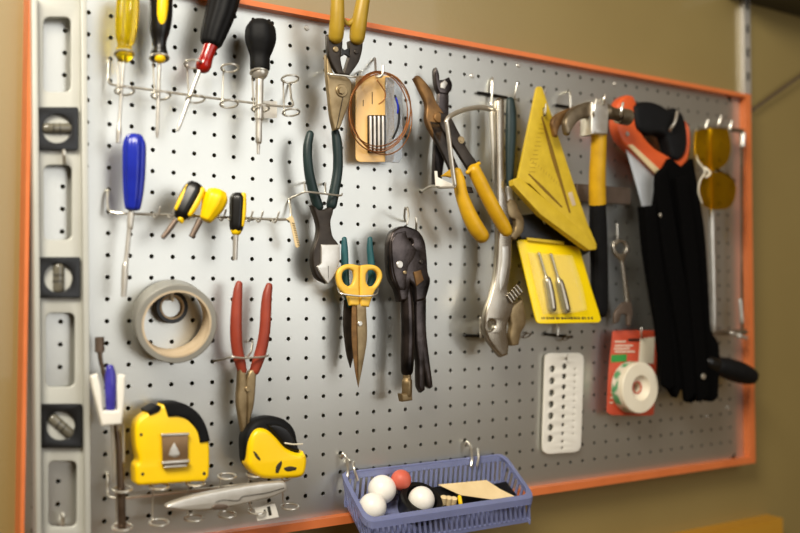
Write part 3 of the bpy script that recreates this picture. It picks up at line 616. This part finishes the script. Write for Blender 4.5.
tpeg('black barred peg left of the hammer claw', (569.3, 91), [(556, 105, .004), (569, 107, .004), (583, 109.5, .004)], [(569.5, 92, .012), (570.5, 95, .018), (570.5, 108, .02)])
for x, y, x2, y2, lab in ((593.5, 112, 596.5, 99, 'bright peg tip at the left cheek of the hammer head'), (604, 100, 605, 95, 'bright peg tip rising above the hammer head'), (621, 112, 623, 103, 'bright peg tip in front of the hammer face')):
    peghook(lab, x2-2, y2+4, [(x2-1, y2+6, .04), (x, y+4, .090), (x, y, .098), (x2, y2, .098)], .0019)
put('steel_bar', prism([(577, 183.5), (631, 188), (631, 204.5), (577, 201.5)], .030, .012, bev=.0012, smooth=False), M_bar, label='brown flat steel bar running level behind the hammer handle', cat='bar')
# ================================================================ combination wrench
o = emp('combination_wrench', 'small combination wrench hanging between the hammer grip and the black belt', 'wrench', U(623, 326, .03))
put('ring_end', prism([(613, 247), (614.5, 241), (620, 239), (627, 241), (630.5, 248), (628, 255), (624, 262), (620.5, 260), (615, 254)], .036, .006, holes=[circ(621.3, 248, 5, 5.4, 14)], bev=.0018), M_wrench, o)
put('shank', prism([(620.8, 258), (624.4, 258), (627, 280), (631.5, 305), (626.5, 307), (624, 282)], .0345, .004, bev=.0012), M_wrench, o)
put('open_end', prism([(625, 302), (632, 303), (633, 313), (631, 326), (628, 325), (627.5, 315), (622, 314), (619, 322), (614.5, 324), (615, 314), (620, 306)], .036, .006, bev=.0015), M_bar, o)
peghook('thin silver peg through the ring of the combination wrench', 618, 232, [(617.7, 238, .02), (617.5, 244, .040), (617, 224, .044)], .0014)
# ================================================================ hand saw
o = emp('hand_saw', 'hand saw with orange and black handle hanging blade down', 'saw', U(650, 206, .04))
pl = flat(.044)
put('handle', prism([(618, 112), (620, 101), (627, 95), (634, 96), (637, 104), (637.5, 121), (644, 136), (655, 148), (665, 154), (672, 158), (680, 160), (687, 150), (686, 120), (690, 128), (691, 146), (686, 168), (681, 186), (676, 176), (668, 176), (662, 179), (648, 165), (626, 145), (620, 136), (617, 124)], pl, .020, bev=.004), M_orange, o)
put('grip', prism([(636, 106), (642, 101.5), (653, 101.5), (663, 105), (670, 109), (676, 107), (683, 113), (687, 124), (688.5, 142), (685, 156), (679, 161), (673, 157), (670, 146), (667, 136), (659, 133.5), (648, 134), (640, 129.5), (637, 120)], flat(.050), .026, bev=.007, res=3), M_blackr, o)
put('blade', prism([(625, 145), (640, 158), (661, 180), (659, 206), (662, 250), (668, 300), (660, 300), (650, 240), (642, 205)], .036, .0014, bev=.0003), M_sawbl, o)
put('back_stripe', prism([(628, 145), (633, 144.5), (663.5, 173), (661.5, 179.5)], .0455, .003, smooth=False, bev=.0005), M_kraft, o)
put('handle_screw', screw(627, 134, .044, 2.4), M_steel, o)
peghook('curved silver peg hooked over the black saw grip', 679, 122, [(679, 124, .02), (671, 132, .045), (670.5, 129, .055), (675, 122, .060), (677.2, 112, .058)], .0024)
# ================================================================ black belt
o = emp('tool_belt', 'long black fabric tool belt hanging in a dark mass below the saw', 'tool belt', U(690, 402, .03))
def strap(pts, d, th): return prism(pts, d, th, bev=.003, n=4)
put('pouch', strap([(663, 176), (672, 158), (684, 168), (694, 158), (700, 196), (706, 236), (710, 300), (712, 330), (720, 346), (719, 398), (712, 402), (702, 399), (692, 403), (686, 380), (678, 398), (671, 385), (664, 345), (656, 300), (648, 250), (644, 206), (658, 205)], .056, .016), M_fabric, o)
put('strap', strap([(659, 175), (667, 166), (672, 200), (684, 270), (694, 330), (699, 392), (688, 402), (680, 340), (668, 270), (660, 215)], .064, .012), M_fabric, o)
put('strap', strap([(677, 178), (688, 176), (697, 240), (704, 320), (710, 396), (700, 402), (694, 330), (686, 250)], .070, .010), M_fabric, o)
put('strap', strap([(646, 208), (656, 206), (663, 262), (671, 330), (676, 386), (670, 390), (664, 384), (658, 330), (650, 262)], .060, .010), M_fabric, o)
put('rivet', screw(703, 376.5, .0725, 3), M_chrome, o, label='silver rivet')
put('rivet', screw(660.5, 215, .062, 2.6), M_chrome, o)
put('side_grip', tube([(718, 366, .050, 9), (726, 368, .05, 10.6), (738, 372, .05, 11), (747, 375, .05, 9.6), (750, 376, .05, 8.6)], 4, 20), M_blackr, o, label='black cylindrical grip sticking out at the lower right')
put('grip_collar', tube([(708, 362, .05, 7), (719, 366.5, .05, 8)], 2, 16), M_blackp, o)
# ================================================================ hacksaw + glasses
o = emp('hacksaw', 'thin steel hacksaw frame hanging at the right edge of the board', 'saw', U(730, 338, .02))
put('back_tube', tube([(709.5, 130, .028, 2.6), (710.5, 180, .028, 2.6), (712, 250, .028, 2.8), (713, 302, .028, 2.8), (713.5, 331, .028, 2)], 3, 12), M_steel, o)
put('front_arm', tube([(700, 128.5, .03, 1.6), (720, 128.5, .03, 1.8), (742, 131, .03, 2.2)], 3, 12), M_frameh, o)
put('rear_arm', tube([(713, 332, .028, 2.2), (726, 332.5, .028, 2.6), (745, 332, .028, 2.6)], 3, 12), M_frameh, o)
put('blade', prism([(740, 131), (743.5, 131), (743, 250), (744, 331), (741, 331), (741, 250)], .029, .001, smooth=False, bev=.0003), M_frameh, o)
put('blade_pin', tube([(743.2, 134, .032, 2.6), (742.6, 146, .032, 2.4)], 3, 12), M_steel, o)
put('blade_pin', tube([(740, 300, .032, 1.5), (742, 322, .032, 2)], 3, 12), M_steel, o)
put('wing_nut', ball(U(738.5, 336, .034), .006, 16)+tube([(731, 333, .034, 2), (746, 338, .034, 2)], 2, 10), M_steel, o)
o = emp('safety_glasses', 'amber tinted safety glasses hanging on end over the hacksaw', 'glasses', U(714, 209, .05))
put('lens', prism([(695.5, 131), (710, 128), (728, 129), (731, 145), (728, 161), (716, 171), (706, 170), (697, 160), (694.5, 146)], tri((700, 130, .054), (728, 130, .054), (710, 172, .060)), .0022, bev=.0006), M_amber, o)
put('lens', prism([(706, 174), (716, 172), (729, 174), (736, 186), (734, 201), (727, 208.5), (711, 209), (699.5, 200), (699, 186)], tri((706, 174, .060), (736, 186, .057), (711, 209, .052)), .0022, bev=.0006), M_amber, o)
put('rim', wire([(696, 131, .052), (694.5, 146, .054), (697.5, 160, .058), (705, 171, .064), (700, 181, .062), (698.5, 192, .058), (702, 203, .054)], .0014), M_cream, o)
put('nose_bridge', wire([(705, 168, .062), (710, 173, .066), (706, 177, .062)], .0022), M_cream, o)
put('temple_arm', tube([(716, 169, .050, 1.6), (725, 175, .04, 1.8), (734, 181, .03, 1.8)], 3, 10), M_blackp, o)
for x, y, lab in ((706, 130, 'leftmost of three bright peg tips above the safety glasses'), (719, 126, 'middle of three bright peg tips above the safety glasses'), (730, 131, 'rightmost of three bright peg tips above the safety glasses')):
    peghook(lab, x+2, y-8, [(x, y-2, .03), (x-1, y, .048), (x+2, y-10, .052)], .0022)
# ================================================================ white gauge plate
o = emp('drill_gauge', 'white plastic hole gauge plate with three rows of holes', 'gauge', U(563, 453, .01))
hl = []
ys = [369, 381, 393, 404.5, 416, 427.5, 438.7]
for k, y in enumerate(ys): hl.append(circ(552.6-.36*k, y, 2.9, 3.5, 14))
for k, y in enumerate([366.5, 376.5, 387, 397, 407, 416.3, 425, 433.5, 441.5, 448]): hl.append(circ(564.7-.25*k, y, 2.5-.15*k, 3.0-.17*k, 12))
for k in range(11): hl.append(circ(575.2-.2*k, 369+6.5*k, .95-.03*k, 1.2-.03*k, 8))
hl.append(circ(566.5, 358.5, 1.5, 1.8, 10))
put('plate', prism([(545.3, 358), (547, 354.5), (551, 353.2), (565, 353), (579, 353), (583.5, 356), (583.8, 364), (582.5, 405), (581, 445), (578.5, 450.5), (573, 452.3), (560, 453.2), (548, 454), (543.6, 451.5), (542.6, 446), (544, 400)], .0065, .0025, holes=hl, n=3, bev=.0004), M_white, o)
peghook('tiny peg holding the white gauge plate', 566.3, 357, [(566.3, 358, .01), (566, 357, .016), (568, 354.5, .017)], .0009)
# ================================================================ red blister card with tape
o = emp('tape_card', 'red hanging card with a cream roll of tape on it', 'package', U(630, 415, .01))
put('card', prism([(613, 331.5), (617, 330.5), (655, 330.5), (657.5, 333), (656, 370), (654, 413), (651, 415.5), (612, 415), (607, 412), (609, 370)], .020, .0014, holes=[rrect(628, 338.5, 640.5, 341.8, 1.4)], n=3, bev=.0003), M_redcard, o)
put('white_sticker', prism([(640.5, 338.5), (655, 337), (653.5, 363.5), (638.5, 364.5)], .0206, .0005, smooth=False, bev=.0001), M_cream, o)
put('green_label', prism([(611.5, 355), (627, 354), (626.5, 361.5), (611, 362.5)], .0206, .0005, smooth=False, bev=.0001), M_greenlab, o)
g = G()
for k, (x0, x1, y) in enumerate(((615, 626, 341), (615, 633, 345), (614, 630, 348), (615, 635, 351), (611, 615, 392), (610.5, 616, 397), (610, 613, 402))):
    g += prism([(x0, y), (x1, y), (x1, y+1.3), (x0, y+1.3)], .0206, .0005, smooth=False, bev=.0001)
put('print_lines', g, M_cream, o)
c = U(641, 388, .046); c = Vector((c.x, -.0205, c.z)); R = .0405
tr = put('tape_roll', lathe(c, Y_, [(0, .008), (0, R-.001), (.001, R), (.0235, R), (.025, R-.0015), (.0254, R*.5), (.020, R*.42), (.016, .0085), (0, .008)], 56, Vector((1, 0, 0))), M_cream, o)
put('green_wrap', lathe(c, Y_, [(.002, R+.0004), (.015, R+.0004)], 56, Vector((1, 0, 0))), mat('patterned_wrap', (84, 154, 104), .5, 0, (222, 214, 196), 90, .15), tr)
put('core_ring', lathe(c, Y_, [(.0165, .008), (.018, .0085), (.018, .010), (.0165, .010)], 32), M_redcard, tr)
peghook('short white peg through the slot of the red card', 641, 337, [(641, 337, .02), (641, 334, .030), (641.6, 328, .032)], .0015)
# ================================================================ tape measures
o = emp('tape_measure', 'big square yellow and black tape measure with a belt clip', 'tape measure', U(171, 486, .03))
put('case', prism([(137, 424), (149.5, 412.5), (161, 407.5), (165, 404.5), (182, 405), (196, 414), (205, 428), (209.8, 443), (209.8, 475), (206, 481.5), (170, 484), (140, 486), (136.2, 483.5), (136, 467), (139.5, 461), (136.5, 446)], .046, .026, bev=.004, res=3), M_yel, o)
put('rubber_trim', prism([(164.5, 404), (172, 402.8), (184, 403.5), (198, 412.5), (206.5, 426), (210.8, 441.5), (200.5, 443), (197.5, 431), (188, 420), (178, 416.5), (168.5, 417)], .0485, .031, bev=.002), M_blackr, o)
put('rubber_trim', prism([(147.5, 411), (158, 405.5), (161.5, 406.5), (159, 411.5), (150, 415.5)], .0478, .030, bev=.001), M_blackr, o)
cl = put('belt_clip', prism([(162, 434), (188, 433.2), (188, 465.5), (163, 467.5)], .0505, .0022, smooth=False, bev=.0006), M_clip, o)
put('clip_roll', tube([(162, 435, .051, 1.5), (188, 434, .051, 1.5)], 2, 12), M_steel, cl); put('clip_roll', tube([(163, 463, .052, 1.8), (188, 461, .052, 1.8)], 2, 12), M_steel, cl)
put('clip_roll', tube([(165, 467, .051, 1.2), (186, 465.5, .051, 1.2)], 2, 12), M_steel, cl)
put('clip_screw', prism([(174.5, 442.5), (178.5, 450), (180.5, 455), (175, 457.5), (168.5, 455.5), (170.5, 449)], .0515, .0016), M_steel, cl)
for x, y in ((141, 434.6), (142.5, 474), (204, 473.5)): put('case_screw', screw(x, y, .0455, 1.7, .001), M_ink, o)
o = emp('tape_measure', 'smaller rounded yellow and black tape measure below the red handled pliers', 'tape measure', U(272, 479, .03))
put('case', prism([(245.5, 449), (246, 437), (251, 427), (260, 419.5), (274, 417), (287, 420.5), (296, 430), (299.5, 445), (302, 462), (290, 474), (262, 476), (248, 466)], .050, .028, bev=.008, res=3), M_blackr, o)
put('shell', prism([(249, 456), (250, 444), (253.5, 434), (259.5, 429), (268, 430), (277, 437.5), (287, 448.5), (299, 453.5), (304.5, 451.5), (308, 460), (306, 473), (300, 478), (284, 479), (266, 479), (256, 475), (249, 466)], .056, .026, bev=.006, res=3), M_yel, o)
put('top_rim', prism([(268, 424.5), (280, 425), (290, 431), (296.5, 444), (300.5, 452), (290, 449.5), (281, 441), (273, 432)], .0535, .006, bev=.0025), M_blackp, o)
for pts in ([(253, 451), (256, 452.5), (260.5, 459), (260, 461), (256, 457.5)], [(281.5, 460.5), (282, 464), (278.5, 473), (275.5, 473), (276.5, 466)], [(284, 468), (290, 466.3), (297, 467.5), (296, 470), (288, 471.5), (284.5, 470)]):
    put('slot', prism(pts, .0565, .0016, bev=.0003), M_ink, o)
put('tape_edge', wire([(285, 443, .055), (293, 444.3, .056), (302.5, 444, .054)], .0009), M_cream, o)
# knife on the lower rack
o = emp('utility_knife', 'silver utility knife lying across the bottom wire rack', 'knife', U(230, 508, .04))
put('body', prism([(166.5, 507), (170, 504), (185, 498.5), (205, 493.5), (224, 489.7), (250, 485), (268, 482.6), (284.5, 481.5), (287.5, 485), (287, 491), (274, 497), (260, 500.5), (240, 505.5), (221, 509), (200, 511), (185, 511), (170, 509.5)], .058, .012, bev=.003, res=3, n=2, corner=25), M_silver, o)
put('seam', wire([(216, 502, .0586), (224, 500, .0586), (238, 500.5, .0586), (243, 496.5, .0586), (266, 493, .0586), (284, 488, .0584)], .0004), M_ink, o)
put('slider', prism([(212, 507.5), (216, 504.5), (226, 504.5), (229, 506.5), (225, 509.5), (214, 510)], .0595, .003), M_bar, o)
tg = emp('price_tag', 'small white paper tag hanging under the silver utility knife', 'tag', U(267, 520, .04))
put('paper', prism([(254.5, 508), (275, 503.5), (279, 517), (257.5, 521)], .046, .0005, smooth=False, bev=.0001), M_white, tg)
put('print', prism([(267, 507), (270, 506), (272, 515), (269, 516)], .0464, .0004, smooth=False, bev=.0001)+prism([(263.5, 510), (265.5, 509.5), (266.5, 513), (264.5, 513.5)], .0464, .0004, smooth=False, bev=.0001), M_ink, tg)
# tester and nut driver on the left
o = emp('nut_driver', 'thin brown shafted nut driver with grey socket at the lower left', 'nut driver', U(121, 527, .03))
put('socket', tube([(99.5, 337, .03, 4.6), (99.8, 352, .03, 4.8)], 2, 12, rnd=False), M_bar, o)
put('shaft', tube([(99.8, 352, .03, 2.6), (101, 362, .031, 2.2), (110, 400, .034, 2.2), (118, 440, .038, 3), (121, 490, .04, 4), (122, 528, .04, 4)], 4, 12), M_brown, o)
o = emp('voltage_tester', 'white forked plastic tester with blue centre at the lower left', 'tester', U(113, 480, .05))
put('housing', prism([(91, 376.5), (98, 374), (101.5, 388), (103.5, 411), (118, 410.5), (117, 388), (117.5, 374.5), (125.5, 375), (125, 395), (123.5, 412), (122, 424.5), (102.5, 426), (99.5, 414), (94, 392)], .058, .012, bev=.002), M_white, o)
put('blue_core', tube([(110, 368, .054, 4), (110.5, 378, .054, 5.6), (110.5, 395, .054, 5.4), (110.5, 408, .052, 4.8)], 4, 16), M_blueclear, o)
put('prong', tube([(112, 425, .05, 1.6), (113, 450, .048, 1.5), (114.5, 482, .046, 1.3)], 3, 10), M_steel, o)
put('prong', wire([(118, 430, .05), (118, 424, .053), (123, 426, .053), (123.5, 440, .05), (123.6, 462, .048)], .0012), M_steel, o)
# ================================================================ basket
x0, x1, D0, DF, H = .2985, .573, .010, .080, .040
SL = (U(361, 522, DF).z+U(530, 500, DF).z-U(343, 469.5, D0).z-U(509, 454.5, D0).z)/2/(DF-D0)
Z0 = (U(343, 469.5, D0).z+U(509, 454.5, D0).z)/2
def ZR(d, h=0.): return Z0+SL*(d-D0)+h
bk = emp('storage_basket', 'blue translucent plastic basket hooked on the lower edge of the board', 'basket', Vector(((x0+x1)/2, -.04, ZR(.045, -H))))
def shear(p): return Vector((p[0], p[1], ZR(-p[1], p[2])))          # p.z counts from the sloping rim
def rloop(z, inset, rc=.012, n=5):
    xa, xb, ya, yb = x0+inset, x1-inset, -D0-inset*.3, -DF+inset
    cx = [(xa+rc, ya-rc, 90, 180), (xa+rc, yb+rc, 180, 270), (xb-rc, yb+rc, 270, 360), (xb-rc, ya-rc, 0, 90)]
    out = []
    for X, Y, a0, a1 in cx:
        for k in range(n+1):
            a = math.radians(a0+(a1-a0)*k/n); out.append(shear((X+rc*math.cos(a), Y+rc*math.sin(a), z)))
    return out
def bb(*ls):
    g = G(); n = len(ls[0])
    for la, lb in zip(ls[:-1], ls[1:]): g.add(la+lb, [(k, (k+1) % n, n+(k+1) % n, n+k) for k in range(n)])
    return g
put('rim', bb(rloop(-.009, .0003), rloop(0, 0), rloop(.0006, .002), rloop(0, .0062), rloop(-.0022, .0062), rloop(-.002, .0022), rloop(-.009, .0018), rloop(-.009, .0003)), M_basket, bk)
def slats(a, b, h, th=.0018):
    g = G(); LL = (b-a).length; n = int(LL/.0082); u = (b-a).normalized(); out = Vector((u.y, -u.x, 0))
    def P(s, z): return Vector((a.x+u.x*s, a.y+u.y*s, z)) - out*(.005*(-z)/h)
    def slab(s0, s1, s2, s3, za, zb):
        v = [P(s0, za), P(s1, za), P(s2, zb), P(s3, zb)]; v = [shear(p) for p in v+[p+out*th for p in v]]
        g.add(v, [(0, 1, 2, 3), (7, 6, 5, 4), (0, 4, 5, 1), (1, 5, 6, 2), (2, 6, 7, 3), (3, 7, 4, 0)])
    slab(0, LL, LL, 0, -.002, -.008); slab(0, LL, LL, 0, -h+.006, -h)
    for k in range(n):
        s = k*LL/n
        slab(s, s+.0036, min(LL, s+.0086), min(LL, s+.005), -.007, -h+.005)
    return g
q = [Vector((x0+.004, -D0-.002, 0)), Vector((x1-.004, -D0-.002, 0)), Vector((x1-.004, -DF+.004, 0)), Vector((x0+.004, -DF+.004, 0))]
for k in range(4): put('slatted_wall', slats(q[(k+1) % 4], q[k], H), M_basket, bk)
v = [(x0+.009, -D0-.006), (x1-.009, -D0-.006), (x1-.009, -DF+.009), (x0+.009, -DF+.009)]
v = [shear((a, b, -H)) for a, b in v]+[shear((a, b, -H-.002)) for a, b in v]
put('base', G().add(v, [(0, 1, 2, 3), (7, 6, 5, 4), (0, 4, 5, 1), (1, 5, 6, 2), (2, 6, 7, 3), (3, 7, 4, 0)]), M_basket, bk)
for (x, y, lab) in ((342, 452, 'left peg hook clipping the blue basket to the board'), (466, 440, 'right peg hook clipping the blue basket to the board')):
    peghook(lab, x, y+6, [(x, y+4, .004), (x+1.5, y+2, .008), (x+4.5, y+6, .013), (x+6, y+18, .014), (x+5, y+26, .016)], .002)
put('basket_clip', wire([(354, 462, .006), (353.5, 466, .014), (355, 472, .018), (357.5, 480, .018)], .0018), M_chrome, bk)
put('basket_clip', wire([(478, 449, .006), (478.5, 452, .014), (478.5, 458, .018), (477, 466, .018)], .0018), M_chrome, bk)
def rest(x, y, off):
    """where the ray through (x, y) is off above the sloping basket floor"""
    lo, hi = .0, .12
    f = lambda d: U(x, y, d).z-ZR(d, -H+off)
    for _ in range(50):
        m = (lo+hi)/2
        if f(m) > 0: hi = m
        else: lo = m
    return lo
KK = math.sqrt(1+SL*SL)
for (x, y, R_, M_, lab, grp) in ((382, 489.5, .0190, M_ball, 'white plastic ball at the back left of the blue basket', 1), (372.5, 507, .0182, M_ball, 'white plastic ball at the front left corner of the blue basket', 1), (401, 480, .0138, M_redball, 'small red ball against the back of the blue basket', 0)):
    d = rest(x, y, R_*KK)
    if R_ < .015: d = .0285
    put('ball', ball(U(x, y, d), R_), M_, label=lab, cat='ball', group='white balls in the basket' if grp else None)
d = rest(418.5, 506, .012*KK); cc = U(418.5, 506, d); nn = Vector((0, SL, 1)).normalized()
o = emp('round_cup', 'round black cup in the basket with a white ball sitting in it', 'cup', cc)
put('cup', lathe(cc, nn, [(-.011, 1e-5), (-.011, .023), (-.008, .027), (.013, .030), (.016, .028), (.016, .0215), (-.006, .020), (-.006, 1e-5)], 40), M_blackp, o)
put('ball', ball(cc+nn*.0118, .0178), M_ball, label='white plastic ball set in the round black cup in the basket', cat='ball', group='white balls in the basket')
def slab3(p, q, w, t, off):
    """bar from p to q (picture points) lying on the sloping floor"""
    a = U(p[0], p[1], rest(p[0], p[1], off)); b = U(q[0], q[1], rest(q[0], q[1], off)); u = (b-a).normalized(); s = nn.cross(u).normalized()
    v = [a+s*w/2, a-s*w/2, b-s*w/2, b+s*w/2]; v = v+[x-nn*t for x in v]
    return G().add(v, [(0, 1, 2, 3), (7, 6, 5, 4), (0, 4, 5, 1), (1, 5, 6, 2), (2, 6, 7, 3), (3, 7, 4, 0)])
o = emp('black_tool', 'black flat tool lying along the bottom of the blue basket', 'tool', U(470, 505, .05))
put('body', slab3((440, 504), (512, 489), .030, .012, .016), M_blackp, o); put('end_block', slab3((436, 492), (452, 490), .018, .012, .018), M_blackr, o)
for k in range(3):
    a = U(444+5*k, 497+.6*k, rest(444+5*k, 500, .026)); put('battery', sweep([a, a-nn*.012+Vector((.001, -.003, 0))], [.0046]*2, 16, cl=.2), M_kraft, label=('cream battery nearest the black cup in the basket', 'middle cream battery of three in the basket', 'cream battery nearest the yellow strip in the basket')[k], cat='battery', group='batteries in the basket')
ds = rest(460, 502, .024)
put('yellow_strip', wire([(459.5, 497, ds), (460.5, 503, ds+.004), (462, 510, ds+.004)], .0028), M_yel, label='short bright yellow strip between batteries and paper in the basket', cat='strip')
v = [U(x, y, rest(x, y, h)) for x, y, h in ((438, 484.5, .030), (486.5, 480, .034), (500, 489, .032), (519.5, 498.5, .036), (497, 500, .034), (461, 495, .032))]
mid = sum(v, Vector())/6 - nn*.003; dn = -nn*.0008
g = G().add(v+[mid]+[p+dn for p in v]+[mid+dn], [(k, (k+1) % 6, 6) for k in range(6)]+[(7+(k+1) % 6, 7+k, 13) for k in range(6)]+[(k, 7+k, 7+(k+1) % 6, (k+1) % 6) for k in range(6)])
put('paper_sheet', g, M_kraft, label='folded beige paper sheet on top of the things in the blue basket', cat='paper')
# ================================================================ lights
def area(name, loc, to, sx, sy, e, col):
    l = bpy.data.lights.new(name, 'AREA'); l.shape = 'RECTANGLE'; l.size = sx; l.size_y = sy; l.energy = e; l.color = col
    o = bpy.data.objects.new(name, l); COL.objects.link(o); o.location = loc
    o.rotation_euler = (Vector(to)-Vector(loc)).to_track_quat('-Z', 'Y').to_euler(); return o
area('window_light', (.98, -2.0, 1.90), (.98, 0, 1.84), 1.7, 1.78, 20, (.93, .955, .97))
area('room_lamp', (-.62, -.95, 2.3), (-.05, 0, 1.2), .7, .6, 42, (1., .93, .80))
w = bpy.data.worlds.new('w'); SC.world = w; w.use_nodes = True
w.node_tree.nodes['Background'].inputs[0].default_value = lin((215, 170, 104)); w.node_tree.nodes['Background'].inputs[1].default_value = .17
# ================================================================ camera
cd = bpy.data.cameras.new('camera'); co = bpy.data.objects.new('camera', cd); COL.objects.link(co)
cd.sensor_width = 36; cd.lens = F*36/800; cd.clip_start = .02
cd.dof.use_dof = True; cd.dof.focus_distance = 1.17; cd.dof.aperture_fstop = 1.9
m = Matrix((( R0.x, -R1.x, -R2.x), (R0.y, -R1.y, -R2.y), (R0.z, -R1.z, -R2.z))).to_4x4(); m.translation = CAM
co.matrix_world = m
SC.camera = co
SC.view_settings.view_transform = 'Standard'; SC.view_settings.look = 'None'; SC.view_settings.gamma = 1; SC.view_settings.exposure = 0
